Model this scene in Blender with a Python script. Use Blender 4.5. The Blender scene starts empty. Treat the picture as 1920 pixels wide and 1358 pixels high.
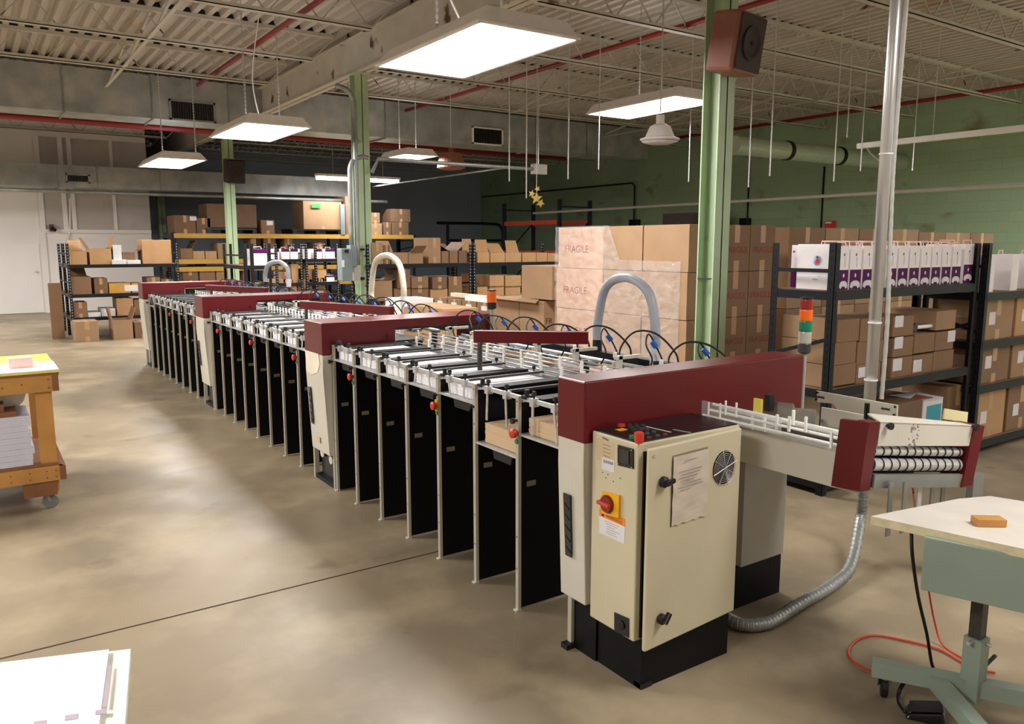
import bpy, math, random
from mathutils import Vector, Matrix
random.seed(7)
PI = math.pi
SC = bpy.context.scene
COL = SC.collection

# ------------------------------------------------------------------ camera, world, exposure
CH = 1.65
YAW, PIT, FPX = math.radians(55.77), math.radians(8.45), 1484.0
fw = Vector((math.cos(YAW) * math.cos(PIT), math.sin(YAW) * math.cos(PIT), -math.sin(PIT)))
rt = Vector((math.sin(YAW), -math.cos(YAW), 0))
up = rt.cross(fw)
cam_d = bpy.data.cameras.new('camera')
cam_d.sensor_width = 36.0
cam_d.lens = 36.0 * FPX / 1920.0
cam_d.clip_end = 200
cam = bpy.data.objects.new('camera', cam_d)
COL.objects.link(cam)
cam.location = (0, 0, CH)
cam.rotation_euler = Matrix((rt, up, -fw)).transposed().to_euler()
SC.camera = cam
w = bpy.data.worlds.new('world')
SC.world = w
w.use_nodes = True
w.node_tree.nodes['Background'].inputs[0].default_value = (0.55, 0.6, 0.7, 1)
w.node_tree.nodes['Background'].inputs[1].default_value = 0.05
SC.view_settings.view_transform = 'Standard'
SC.view_settings.look = 'None'
SC.view_settings.gamma = 1.0
SC.view_settings.use_curve_mapping = False
SC.view_settings.exposure = 0.33
LAMP = 1.0
try:
    SC.cycles.max_bounces = 8
    SC.cycles.diffuse_bounces = 5
    SC.cycles.glossy_bounces = 3
    SC.cycles.use_denoising = True
    SC.cycles.sample_clamp_indirect = 4.0
    SC.cycles.sample_clamp_direct = 10.0
except Exception:
    pass


def _ray(x, y):
    return fw + rt * ((x - 960) / FPX) - up * ((y - 679) / FPX)


def ux(x, y, X):
    d = _ray(x, y)
    return Vector((0, 0, CH)) + d * (X / d.x)


def uy(x, y, Y):
    d = _ray(x, y)
    return Vector((0, 0, CH)) + d * (Y / d.y)


def uz(x, y, Z):
    d = _ray(x, y)
    return Vector((0, 0, CH)) + d * ((Z - CH) / d.z)


# ------------------------------------------------------------------ materials
def lin(c):
    return tuple((v / 12.92 if v <= 0.04045 else ((v + 0.055) / 1.055) ** 2.4) for v in [q / 255.0 for q in c])


MATS = {}


def M(name, rgb, rough=0.5, metal=0.0, noise=None, bump=0.0, emit=None, alpha=1.0, trans=0.0, spec=0.5, coat=0.0, aniso=None):
    if name in MATS:
        return MATS[name]
    m = bpy.data.materials.new(name)
    m.use_nodes = True
    nt = m.node_tree
    b = nt.nodes['Principled BSDF']
    c = lin(rgb)
    b.inputs['Base Color'].default_value = (*c, 1)
    b.inputs['Roughness'].default_value = rough
    b.inputs['Metallic'].default_value = metal
    b.inputs['Specular IOR Level'].default_value = spec
    b.inputs['Coat Weight'].default_value = coat
    b.inputs['Coat Roughness'].default_value = 0.22
    b.inputs['Transmission Weight'].default_value = trans
    b.inputs['Alpha'].default_value = alpha
    if emit:
        b.inputs['Emission Color'].default_value = (*lin(emit[0]), 1)
        b.inputs['Emission Strength'].default_value = emit[1]
    sc, amt = noise if noise else (6.0, 0.06)
    tc = nt.nodes.new('ShaderNodeTexCoord')
    n = nt.nodes.new('ShaderNodeTexNoise')
    n.inputs['Scale'].default_value = sc
    n.inputs['Detail'].default_value = 4
    nt.links.new(tc.outputs['Object'], n.inputs['Vector'])
    r = nt.nodes.new('ShaderNodeMapRange')
    r.inputs['From Min'].default_value = 0.3
    r.inputs['From Max'].default_value = 0.7
    r.inputs['To Min'].default_value = 1 - amt
    r.inputs['To Max'].default_value = 1 + amt
    nt.links.new(n.outputs['Fac'], r.inputs['Value'])
    mx = nt.nodes.new('ShaderNodeVectorMath')
    mx.operation = 'SCALE'
    mx.inputs[0].default_value = c
    nt.links.new(r.outputs['Result'], mx.inputs['Scale'])
    nt.links.new(mx.outputs['Vector'], b.inputs['Base Color'])
    if bump:
        bp = nt.nodes.new('ShaderNodeBump')
        bp.inputs['Strength'].default_value = bump
        bp.inputs['Distance'].default_value = 0.01
        nt.links.new(n.outputs['Fac'], bp.inputs['Height'])
        nt.links.new(bp.outputs['Normal'], b.inputs['Normal'])
    MATS[name] = m
    return m


def two_tone(m, rgb2, scale, lo, hi, detail=6, stretch=(1, 1, 1)):
    """mix a second colour in through a thresholded noise (wear, rust, patches)"""
    nt = m.node_tree
    b = nt.nodes['Principled BSDF']
    src = b.inputs['Base Color'].links[0].from_socket
    tc = nt.nodes.new('ShaderNodeTexCoord')
    mp = nt.nodes.new('ShaderNodeMapping')
    mp.inputs['Scale'].default_value = stretch
    n = nt.nodes.new('ShaderNodeTexNoise')
    n.inputs['Scale'].default_value = scale
    n.inputs['Detail'].default_value = detail
    nt.links.new(tc.outputs['Object'], mp.inputs['Vector'])
    nt.links.new(mp.outputs['Vector'], n.inputs['Vector'])
    r = nt.nodes.new('ShaderNodeMapRange')
    r.inputs['From Min'].default_value = lo
    r.inputs['From Max'].default_value = hi
    nt.links.new(n.outputs['Fac'], r.inputs['Value'])
    mx = nt.nodes.new('ShaderNodeMix')
    mx.data_type = 'RGBA'
    nt.links.new(r.outputs['Result'], mx.inputs['Factor'])
    nt.links.new(src, mx.inputs['A'])
    mx.inputs['B'].default_value = (*lin(rgb2), 1)
    nt.links.new(mx.outputs['Result'], b.inputs['Base Color'])
    return m


def brick_mat(m, w_, h_, mortar=0.006, dark=0.75, plane='YZ'):
    """painted block courses: joints as slight darkening and bump"""
    nt = m.node_tree
    b = nt.nodes['Principled BSDF']
    src = b.inputs['Base Color'].links[0].from_socket
    tc = nt.nodes.new('ShaderNodeTexCoord')
    sp = nt.nodes.new('ShaderNodeSeparateXYZ')
    cb = nt.nodes.new('ShaderNodeCombineXYZ')
    nt.links.new(tc.outputs['Object'], sp.inputs[0])
    nt.links.new(sp.outputs['Y' if plane == 'YZ' else 'X'], cb.inputs['X'])
    nt.links.new(sp.outputs['Z'], cb.inputs['Y'])
    k = nt.nodes.new('ShaderNodeTexBrick')
    k.inputs['Scale'].default_value = 1.0
    k.inputs['Brick Width'].default_value = w_
    k.inputs['Row Height'].default_value = h_
    k.inputs['Mortar Size'].default_value = mortar
    k.inputs['Color1'].default_value = (1, 1, 1, 1)
    k.inputs['Color2'].default_value = (0.93, 0.93, 0.93, 1)
    k.inputs['Mortar'].default_value = (dark, dark, dark, 1)
    nt.links.new(cb.outputs[0], k.inputs['Vector'])
    mx = nt.nodes.new('ShaderNodeMix')
    mx.data_type = 'RGBA'
    mx.blend_type = 'MULTIPLY'
    mx.inputs['Factor'].default_value = 1
    nt.links.new(src, mx.inputs['A'])
    nt.links.new(k.outputs['Color'], mx.inputs['B'])
    nt.links.new(mx.outputs['Result'], b.inputs['Base Color'])
    bp = nt.nodes.new('ShaderNodeBump')
    bp.inputs['Strength'].default_value = 0.4
    bp.inputs['Distance'].default_value = 0.01
    nt.links.new(k.outputs['Fac'], bp.inputs['Height'])
    bp.invert = True
    nt.links.new(bp.outputs['Normal'], b.inputs['Normal'])
    return m


m_cream = M('cream_enamel', (208, 198, 168), 0.38, noise=(3, 0.05))
m_beige = M('beige_enamel', (212, 206, 192), 0.4, noise=(3, 0.05))
m_cream_trim = M('cream_post_paint', (180, 175, 158), 0.4)
m_maroon = M('maroon_enamel', (98, 13, 19), 0.33, spec=0.4, noise=(2, 0.08))
m_black = M('black_panel', (11, 11, 13), 0.5, noise=(5, 0.25), spec=0.2)
m_black2 = M('black_gloss', (16, 14, 16), 0.25)
m_blkrub = M('black_rubber', (20, 20, 20), 0.6)
m_steel = M('bright_steel', (212, 212, 212), 0.3, metal=0.6, noise=(30, 0.12))
m_alu = M('brushed_aluminium', (206, 207, 208), 0.36, metal=0.4, noise=(20, 0.12))
m_darkst = M('dark_steel', (80, 78, 76), 0.4, metal=0.6)
m_galv = M('galvanised_steel', (150, 152, 150), 0.42, metal=0.55, noise=(4, 0.25))
m_duct = two_tone(M('galvanised_duct', (160, 163, 162), 0.45, metal=0.25, noise=(2.2, 0.25)), (196, 192, 184), 1.6, 0.52, 0.75)
m_white = M('white_plastic', (252, 252, 248), 0.45)
m_paper = M('white_paper', (250, 250, 252), 0.8)
m_tan = M('tan_board', (214, 186, 148), 0.7, noise=(3, 0.05))
m_kraft = M('kraft_cardboard', (162, 130, 98), 0.8, noise=(4, 0.07))
m_kraft2 = M('brown_cardboard', (138, 106, 79), 0.8, noise=(4, 0.07))
m_kraft3 = M('pale_cardboard', (190, 150, 106), 0.8, noise=(4, 0.07))
m_kraft4 = M('dull_cardboard', (122, 94, 72), 0.8, noise=(4, 0.08))
m_inside = M('box_inside', (96, 68, 46), 0.9)
m_tape = M('packing_tape', (190, 150, 112), 0.35, noise=(9, 0.05))
m_label = M('paper_label', (226, 224, 228), 0.7)
m_redink = M('red_ink', (150, 48, 38), 0.8)
m_ink = M('black_ink', (28, 26, 26), 0.7)
m_greyink = M('grey_ink', (140, 136, 134), 0.7)
m_rack = M('black_rack_paint', (24, 26, 32), 0.5, noise=(8, 0.15), spec=0.25)
m_board = M('shelf_board', (120, 92, 64), 0.8)
m_yellow = M('yellow_beam_paint', (198, 154, 70), 0.45)
m_orange = M('orange_beam_paint', (190, 78, 50), 0.5)
m_blue = M('blue_plastic', (40, 100, 190), 0.4)
m_purple = M('purple_print', (80, 10, 78), 0.6, spec=0.15)
m_bag = M('white_gift_box', (250, 244, 246), 0.5)
m_pink = M('pink_cord', (244, 206, 196), 0.5)
m_green = M('mint_column_paint', (176, 198, 160), 0.45, noise=(3, 0.06))
two_tone(m_green, (140, 152, 104), 5, 0.66, 0.74)
m_redpipe = M('red_pipe_paint', (132, 26, 28), 0.4)
m_cream_steel = two_tone(M('cream_roof_steel', (196, 190, 178), 0.6, noise=(3, 0.08)), (92, 60, 40), 2.3, 0.64, 0.70)
m_deck = two_tone(M('roof_deck_paint', (188, 180, 170), 0.7, noise=(0.7, 0.08)), (176, 150, 122), 1.1, 0.62, 0.75)
m_speaker = M('brown_vinyl', (142, 90, 70), 0.5, noise=(6, 0.1))
m_speakerd = M('dark_brown_grille', (58, 36, 32), 0.7)
m_redbtn = M('red_button', (206, 60, 40), 0.35)
m_greenbtn = M('green_button', (30, 130, 80), 0.35)
m_yelplate = M('yellow_plate', (240, 178, 20), 0.4)
m_oran = M('orange_print', (244, 140, 40), 0.6)
m_olive = M('tag_plate', (128, 122, 84), 0.6)
m_hose_g = M('grey_hose', (176, 180, 192), 0.35, noise=(20, 0.05))
m_hose_c = M('cream_hose', (214, 206, 184), 0.4, noise=(20, 0.05))
m_wood = M('pine_wood', (196, 142, 74), 0.6, noise=(7, 0.12))
m_wood2 = M('brown_wood', (138, 92, 56), 0.6, noise=(7, 0.15))
m_tgreen = M('grey_green_enamel', (150, 166, 154), 0.45, noise=(4, 0.06))
m_laminate = M('white_laminate', (222, 214, 204), 0.4)
m_laminedge = M('cream_chipboard_edge', (228, 218, 180), 0.8, noise=(25, 0.12))
m_cable_o = M('orange_cable', (196, 66, 40), 0.5)
m_lamp = M('lamp_diffuser', (255, 255, 255), 0.5, emit=((255, 252, 246), 9.0))
m_lamphouse = M('white_lamp_housing', (244, 240, 238), 0.5)
m_clear = M('clear_acrylic', (235, 240, 240), 0.06, alpha=0.22, spec=0.8)
m_film = M('stretch_film', (235, 232, 236), 0.2, alpha=0.2, noise=(11, 0.3), bump=1.0, spec=1.0)
m_film.node_tree.nodes['Bump'].inputs['Distance'].default_value = 0.05
m_bluegrey = M('blue_grey_wall_paint', (164, 174, 192), 0.7, noise=(0.6, 0.08))
m_whitewall = M('off_white_wall_paint', (238, 232, 228), 0.65, noise=(0.8, 0.05))
m_wallgreen = two_tone(M('green_wall_paint', (164, 192, 156), 0.7, noise=(0.5, 0.08)), (140, 146, 104), 1.3, 0.60, 0.72, stretch=(1, 1, 1.6))
brick_mat(m_wallgreen, 0.42, 0.21, 0.006, 0.86)
m_screen = M('dark_window', (42, 44, 44), 0.15)
m_orlens = M('orange_lens', (226, 98, 24), 0.25, emit=((226, 98, 24), 0.15))
m_rdlens = M('red_lens', (150, 40, 36), 0.25)
m_grlens = M('green_lens', (16, 130, 96), 0.25)
m_cllens = M('clear_lens', (190, 188, 176), 0.2)
m_lgrey = M('light_grey_enamel', (176, 172, 162), 0.45)
m_teal = M('teal_print', (60, 160, 180), 0.6)
m_red = M('red_print', (214, 50, 40), 0.5)
m_ltblue = M('pale_blue_print', (130, 160, 210), 0.6)
m_panelgrey = M('electrical_grey', (122, 134, 136), 0.4)
m_bin = M('white_bin', (214, 214, 212), 0.5)
m_amber = M('yellow_plastic_bag', (206, 156, 60), 0.4)
m_yelsheet = M('yellow_sheet', (240, 226, 96), 0.7)


def pierced_mat(name, rgb, dot, ztop, pitch=0.05):
    m = M(name, rgb, 0.5, noise=(8, 0.1), spec=0.25)
    nt = m.node_tree
    b = nt.nodes['Principled BSDF']
    src = b.inputs['Base Color'].links[0].from_socket
    tc = nt.nodes.new('ShaderNodeTexCoord')
    sp = nt.nodes.new('ShaderNodeSeparateXYZ')
    nt.links.new(tc.outputs['Generated'], sp.inputs[0])

    def mth(op, a, bb=None):
        n = nt.nodes.new('ShaderNodeMath')
        n.operation = op
        for i, q in enumerate((a, bb)):
            if q is None:
                continue
            if isinstance(q, (int, float)):
                n.inputs[i].default_value = q
            else:
                nt.links.new(q, n.inputs[i])
        return n.outputs[0]

    def near_mid(s):
        return mth('LESS_THAN', mth('ABSOLUTE', mth('SUBTRACT', s, 0.5)), 0.15)
    hz = mth('LESS_THAN', mth('FRACT', mth('MULTIPLY', sp.outputs['Z'], ztop / pitch)), 0.42)
    hx = mth('MAXIMUM', near_mid(sp.outputs['X']), near_mid(sp.outputs['Y']))
    f = mth('MULTIPLY', hz, hx)
    mx = nt.nodes.new('ShaderNodeMix')
    mx.data_type = 'RGBA'
    nt.links.new(f, mx.inputs['Factor'])
    nt.links.new(src, mx.inputs['A'])
    mx.inputs['B'].default_value = (*lin(dot), 1)
    nt.links.new(mx.outputs['Result'], b.inputs['Base Color'])
    return m


m_pierced = pierced_mat('pierced_rack_paint', (24, 26, 32), (170, 172, 176), 1.67)
m_pierced_dark = pierced_mat('dark_pierced_rack_paint', (24, 26, 32), (6, 6, 8), 1.66)


def floor_material():
    m = M('polished_concrete', (152, 136, 111), 0.3, noise=(0.8, 0.10))
    two_tone(m, (108, 98, 82), 1.2, 0.44, 0.80, stretch=(1, .6, 1))
    two_tone(m, (176, 160, 132), 2.4, 0.50, 0.8)
    two_tone(m, (92, 74, 54), 2.6, 0.66, 0.85, detail=9)
    nt = m.node_tree
    b = nt.nodes['Principled BSDF']
    tc = nt.nodes.new('ShaderNodeTexCoord')
    n = nt.nodes.new('ShaderNodeTexNoise')
    n.inputs['Scale'].default_value = 2.0
    n.inputs['Detail'].default_value = 5
    nt.links.new(tc.outputs['Object'], n.inputs['Vector'])
    r = nt.nodes.new('ShaderNodeMapRange')
    r.inputs['From Min'].default_value = 0.3
    r.inputs['From Max'].default_value = 0.7
    r.inputs['To Min'].default_value = 0.34
    r.inputs['To Max'].default_value = 0.5
    nt.links.new(n.outputs['Fac'], r.inputs['Value'])
    nt.links.new(r.outputs['Result'], b.inputs['Roughness'])
    return m


m_floor = floor_material()


# ------------------------------------------------------------------ mesh building
_TXT = {}


def text_geo(s):
    if s in _TXT:
        return _TXT[s]
    cu = bpy.data.curves.new('t', 'FONT')
    cu.body = s
    cu.size = 1.0
    cu.align_x = 'CENTER'
    cu.align_y = 'CENTER'
    cu.resolution_u = 2
    o = bpy.data.objects.new('t', cu)
    COL.objects.link(o)
    dg = bpy.context.evaluated_depsgraph_get()
    me = bpy.data.meshes.new_from_object(o.evaluated_get(dg))
    v = [(p.co.x, p.co.y) for p in me.vertices]
    f = [tuple(p.vertices) for p in me.polygons]
    COL.objects.unlink(o)
    bpy.data.objects.remove(o)
    bpy.data.curves.remove(cu)
    bpy.data.meshes.remove(me)
    _TXT[s] = (v, f)
    return _TXT[s]


class MB:
    def __init__(self):
        self.v = []
        self.f = []

    def add(self, vs, fs):
        n = len(self.v)
        self.v += [Vector(q) for q in vs]
        self.f += [tuple(n + i for i in f) for f in fs]
        return self

    def box(self, x0, x1, y0, y1, z0, z1):
        if x0 > x1: x0, x1 = x1, x0
        if y0 > y1: y0, y1 = y1, y0
        if z0 > z1: z0, z1 = z1, z0
        return self.add([(x0, y0, z0), (x1, y0, z0), (x1, y1, z0), (x0, y1, z0), (x0, y0, z1), (x1, y0, z1), (x1, y1, z1), (x0, y1, z1)],
                        [(0, 3, 2, 1), (4, 5, 6, 7), (0, 1, 5, 4), (1, 2, 6, 5), (2, 3, 7, 6), (3, 0, 4, 7)])

    def obox(self, c, s, R):
        c = Vector(c)
        vs = []
        for dz in (-.5, .5):
            for dx, dy in ((-.5, -.5), (.5, -.5), (.5, .5), (-.5, .5)):
                vs.append(c + R @ Vector((dx * s[0], dy * s[1], dz * s[2])))
        return self.add(vs, [(0, 3, 2, 1), (4, 5, 6, 7), (0, 1, 5, 4), (1, 2, 6, 5), (2, 3, 7, 6), (3, 0, 4, 7)])

    def bar(self, p0, p1, a, b, upv=(0, 0, 1)):
        """rectangular bar from p0 to p1: width a (sideways), height b (along upv)"""
        p0, p1 = Vector(p0), Vector(p1)
        d = (p1 - p0).normalized()
        u = Vector(upv)
        s = d.cross(u)
        if s.length < 1e-4:
            s = d.cross(Vector((1, 0, 0)))
        s.normalize()
        u = s.cross(d).normalized()
        vs = []
        for p in (p0, p1):
            for x, y in ((-.5, -.5), (.5, -.5), (.5, .5), (-.5, .5)):
                vs.append(p + s * (x * a) + u * (y * b))
        return self.add(vs, [(0, 1, 2, 3), (7, 6, 5, 4), (0, 4, 5, 1), (1, 5, 6, 2), (2, 6, 7, 3), (3, 7, 4, 0)])

    def cyl(self, p0, p1, r, n=12, r2=None):
        p0, p1 = Vector(p0), Vector(p1)
        r2 = r if r2 is None else r2
        d = (p1 - p0).normalized()
        a = d.orthogonal().normalized()
        b = d.cross(a)
        vs = []
        for p, q in ((p0, r), (p1, r2)):
            for i in range(n):
                t = 2 * PI * i / n
                vs.append(p + a * (q * math.cos(t)) + b * (q * math.sin(t)))
        fs = [(i, (i + 1) % n, n + (i + 1) % n, n + i) for i in range(n)]
        fs.append(tuple(reversed(range(n))))
        fs.append(tuple(range(n, 2 * n)))
        return self.add(vs, fs)

    def tube(self, pts, r, n=8, smooth=0):
        pts = [Vector(p) for p in pts]
        if smooth:
            pts = spline(pts, smooth)
        d0 = (pts[1] - pts[0]).normalized()
        a = d0.orthogonal().normalized()
        rings = []
        for i, p in enumerate(pts):
            if i == 0:
                d = pts[1] - pts[0]
            elif i == len(pts) - 1:
                d = pts[-1] - pts[-2]
            else:
                d = pts[i + 1] - pts[i - 1]
            d.normalize()
            a = (a - d * a.dot(d)).normalized()
            b = d.cross(a)
            rr = r(i / (len(pts) - 1)) if callable(r) else r
            rings.append([p + a * (rr * math.cos(2 * PI * k / n)) + b * (rr * math.sin(2 * PI * k / n)) for k in range(n)])
        vs = [q for R in rings for q in R]
        fs = []
        for i in range(len(pts) - 1):
            for k in range(n):
                fs.append((i * n + k, i * n + (k + 1) % n, (i + 1) * n + (k + 1) % n, (i + 1) * n + k))
        fs.append(tuple(reversed(range(n))))
        fs.append(tuple((len(pts) - 1) * n + k for k in range(n)))
        return self.add(vs, fs)

    def prism(self, base, off):
        """polygon (3D points) extruded by a vector"""
        base = [Vector(p) for p in base]
        off = Vector(off)
        n = len(base)
        vs = base + [p + off for p in base]
        fs = [tuple(reversed(range(n))), tuple(range(n, 2 * n))]
        fs += [(i, (i + 1) % n, n + (i + 1) % n, n + i) for i in range(n)]
        return self.add(vs, fs)

    def plate(self, pts, t):
        """thin plate through a polygon, thickness t along its normal"""
        pts = [Vector(p) for p in pts]
        nrm = (pts[1] - pts[0]).cross(pts[-1] - pts[0]).normalized()
        return self.prism([p - nrm * (t / 2) for p in pts], nrm * t)

    def lathe(self, prof, c, n=20, axis=(0, 0, 1)):
        c = Vector(c)
        d = Vector(axis).normalized()
        a = d.orthogonal().normalized()
        b = d.cross(a)
        vs = []
        for r, h in prof:
            for i in range(n):
                t = 2 * PI * i / n
                vs.append(c + d * h + a * (r * math.cos(t)) + b * (r * math.sin(t)))
        fs = []
        for j in range(len(prof) - 1):
            for i in range(n):
                fs.append((j * n + i, j * n + (i + 1) % n, (j + 1) * n + (i + 1) % n, (j + 1) * n + i))
        fs.append(tuple(reversed(range(n))))
        fs.append(tuple((len(prof) - 1) * n + i for i in range(n)))
        return self.add(vs, fs)

    def text(self, s, size, o, right, upv):
        v, f = text_geo(s)
        o, right, upv = Vector(o), Vector(right).normalized(), Vector(upv).normalized()
        return self.add([o + right * (x * size) + upv * (y * size) for x, y in v], f)

    def build(self, name, mat, parent=None, smooth=False, bevel=0.0, origin=None, segs=2):
        root = parent
        while root is not None and root.parent is not None:
            root = root.parent
        if root is not None:
            org = Vector(root.location)
        elif origin is not None:
            org = Vector(origin)
        else:
            xs = [p.x for p in self.v]; ys = [p.y for p in self.v]; zs = [p.z for p in self.v]
            org = Vector(((min(xs) + max(xs)) / 2, (min(ys) + max(ys)) / 2, min(zs)))
        me = bpy.data.meshes.new(name)
        me.from_pydata([tuple(p - org) for p in self.v], [], self.f)
        me.update()
        import bmesh
        bm = bmesh.new()
        bm.from_mesh(me)
        bmesh.ops.recalc_face_normals(bm, faces=bm.faces)
        bm.to_mesh(me)
        bm.free()
        if smooth:
            me.polygons.foreach_set('use_smooth', [True] * len(me.polygons))
        for mm in (mat if isinstance(mat, (list, tuple)) else [mat]):
            me.materials.append(mm)
        o = bpy.data.objects.new(name, me)
        COL.objects.link(o)
        if root is None:
            o.location = org
        else:
            o.parent = parent
        if bevel:
            md = o.modifiers.new('bevel', 'BEVEL')
            md.width = bevel
            md.segments = segs
            md.limit_method = 'ANGLE'
            md.angle_limit = math.radians(40)
        return o


def spline(pts, k):
    """Catmull-Rom through the points, k steps per span"""
    P = [pts[0]] + list(pts) + [pts[-1]]
    out = []
    for i in range(1, len(P) - 2):
        a, b, c, d = P[i - 1], P[i], P[i + 1], P[i + 2]
        for j in range(k):
            t = j / k
            out.append(0.5 * ((2 * b) + (c - a) * t + (2 * a - 5 * b + 4 * c - d) * t * t + (3 * b - a - 3 * c + d) * t ** 3))
    out.append(pts[-1])
    return out


def tag(o, label, cat, group=None, kind=None):
    o['label'] = label
    o['category'] = cat
    if group:
        o['group'] = group
    if kind:
        o['kind'] = kind
    return o


def thing(name, label, cat, loc, group=None):
    o = bpy.data.objects.new(name, None)
    o.empty_display_size = 0.1
    COL.objects.link(o)
    o.location = loc
    return tag(o, label, cat, group)


def struct(o):
    o['kind'] = 'structure'
    return o


def Rz(a):
    return Matrix.Rotation(a, 3, 'Z')


ORD = ['first', 'second', 'third', 'fourth', 'fifth', 'sixth', 'seventh', 'eighth', 'ninth', 'tenth', 'eleventh', 'twelfth', 'thirteenth', 'fourteenth', 'fifteenth', 'sixteenth', 'seventeenth', 'eighteenth']
X_, Y_, Z_ = Vector((1, 0, 0)), Vector((0, 1, 0)), Vector((0, 0, 1))
# ------------------------------------------------------------------ room shell
XL, XR, YN, YF, ZC = -7.5, 17.2, -5.0, 27.5, 4.75
fl = struct(MB().box(XL, XR, YN, YF, -0.1, 0.0).build('floor', m_floor))
g = MB()
g.box(-6.0, 17.0, 3.612, 3.622, 0.0, 0.0012)
g.box(-6.0, 17.0, -3.0, -2.99, 0.0, 0.0012)
struct(g.build('trim_1', M('floor_joint', (58, 42, 28), 0.9)))
struct(MB().box(XL - .2, XL, YN, YF, 0, ZC).build('wall_left', m_whitewall))
struct(MB().box(XR, XR + .2, YN, YF, 0, ZC).build('wall_right', m_wallgreen))
struct(MB().box(XL, XR, YF, YF + .2, 0, ZC).build('wall_back', m_bluegrey))
struct(MB().box(XL, XR, YN - .2, YN, 0, ZC).build('wall_near', m_whitewall))
# corrugated roof deck, ribs along Y
pitch, verts, faces = 0.19, [], []
prof = []
x = XL
while x < XR:
    for dx, z in ((0, ZC), (0.075, ZC), (0.095, ZC + 0.07), (0.17, ZC + 0.07), (0.19, ZC)):
        prof.append((x + dx, z))
    x += pitch
for (px_, pz_) in prof:
    verts += [(px_, YN, pz_), (px_, YF, pz_)]
for i in range(len(prof) - 1):
    faces.append((2 * i, 2 * i + 2, 2 * i + 3, 2 * i + 1))
g = MB()
g.add(verts, faces)
g.box(XL, XR, YN, YF, ZC + .09, ZC + .2)
ceil = struct(g.build('ceiling', m_deck, origin=(0, 0, ZC)))

# white partition wall at the far left with panelled upper half
PY = 22.4
struct(MB().box(XL, 3.95, PY, PY + .15, 0, ZC).build('wall_partition', m_whitewall))
g = MB()
zl = uy(180, 434, PY).z
g.box(1.5, 3.95, PY - .06, PY, zl - .05, zl + .04)
struct(g.build('trim_2', m_whitewall))
m_panelw = two_tone(M('aged_panel_paint', (190, 182, 174), 0.7, noise=(1.2, 0.08)), (150, 142, 134), 1.0, 0.5, 0.8)
struct(MB().box(uy(78, 400, PY).x, 3.95, PY - .02, PY, zl + .04, 4.2).build('trim_3', m_panelw))
for i, (a, b) in enumerate([(73, 83), (117, 126), (134, 142), (212, 218)]):
    xa, xb = uy(a, 400, PY).x, uy(b, 400, PY).x
    struct(MB().box(xa, xb, PY - .07, PY - .02, zl + .04, 4.2).build('trim_%d' % (4 + i), m_whitewall))
xa, xb = uy(81, 520, PY).x, uy(92, 520, PY).x
struct(MB().box(xa, xb, PY - .05, PY, 0, zl - .05).build('trim_8', m_whitewall))
d = MB().box(-0.15, xa - .04, PY - .03, PY, 0.01, zl - .3).build('door_1', m_whitewall)
struct(d)
MB().cyl((xa - .14, PY - .05, 1.0), (xa - .14, PY - .09, 1.0), 0.03).build('door_handle', m_steel, d)
cd = MB().tube([uy(131, 372, PY - .05), uy(131, 436, PY - .05), uy(126, 452, PY - .05), uy(126, 560, PY - .05)], 0.025).build('conduit', m_whitewall)
tag(cd, 'thin white conduit running down the white partition wall beside the pierced shelving', 'conduit')
g = MB()
c = uy(97, 432, PY - .12)
g.box(c.x - .05, c.x + .05, PY - .2, PY - .07, c.z - .02, c.z + .14)
g.cyl((c.x, PY - .2, c.z + .05), (c.x + .06, PY - .28, c.z), .04)
tag(g.build('security_camera', m_black2), 'small black camera on the ledge of the white partition wall', 'camera')

# ------------------------------------------------------------------ columns and roof steel
CX = 4.9
cols = [(4.36, 'near the wrapped pallet boxes, carrying the brown loudspeaker', .17),
        (11.17, 'in mid room with the grey breaker box and conduits on it', .2),
        (18.35, 'behind the farthest red bridge, with a dark loudspeaker near its top', .2),
        (26.0, 'farthest back, seen past the end of the white partition wall', .2)]
for cy, how, s in cols:
    g = MB()
    h = s / 2
    g.box(CX - h, CX + h, cy - h, cy - h + .012, 0, 4.1)
    g.box(CX - h, CX + h, cy + h - .012, cy + h, 0, 4.1)
    g.box(CX - .006, CX + .006, cy - h, cy + h, 0, 4.1)
    t = g.build('steel_column', m_green, origin=(CX, cy, 0))
    tag(t, 'mint green steel column ' + how, 'column', 'mint green steel columns in one line')
    MB().box(CX - .15, CX + .15, cy - .15, cy + .15, 0, .015).build('base_plate', m_green, t)
    MB().box(CX - .13, CX + .13, cy - .13, cy + .13, 4.085, 4.1).build('cap_plate', m_cream_steel, t)
t = MB().tube([(CX - .045, 4.36 - .055, 1.42), (CX - .045, 4.36 - .055, 4.1)], .014, 8).build('cable', m_black2)
tag(t, 'black cable running down inside the near green column', 'cable')
t = MB().tube([(CX - .045, 4.36 - .055, 0), (CX - .045, 4.36 - .055, 1.41)], .014, 8).build('conduit', m_galv)
tag(t, 'grey conduit rising inside the near green column to the black cable', 'conduit')
MB().bar((CX - .085, 4.36 + .07, 1.38), (CX - .04, 4.36 - .06, 1.38), .02, .012).build('pipe_clamp', m_darkst, t)
g = MB()
g.box(CX - .1, CX + .1, YN, YF, 4.1, 4.118)
g.box(CX - .1, CX + .1, YN, YF, 4.58, 4.6)
g.box(CX - .007, CX + .007, YN, YF, 4.1, 4.6)
tag(g.build('roof_girder', m_cream_steel, origin=(CX, 10, 4.1)), 'deep cream steel girder resting on the line of mint green columns', 'beam')

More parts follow.
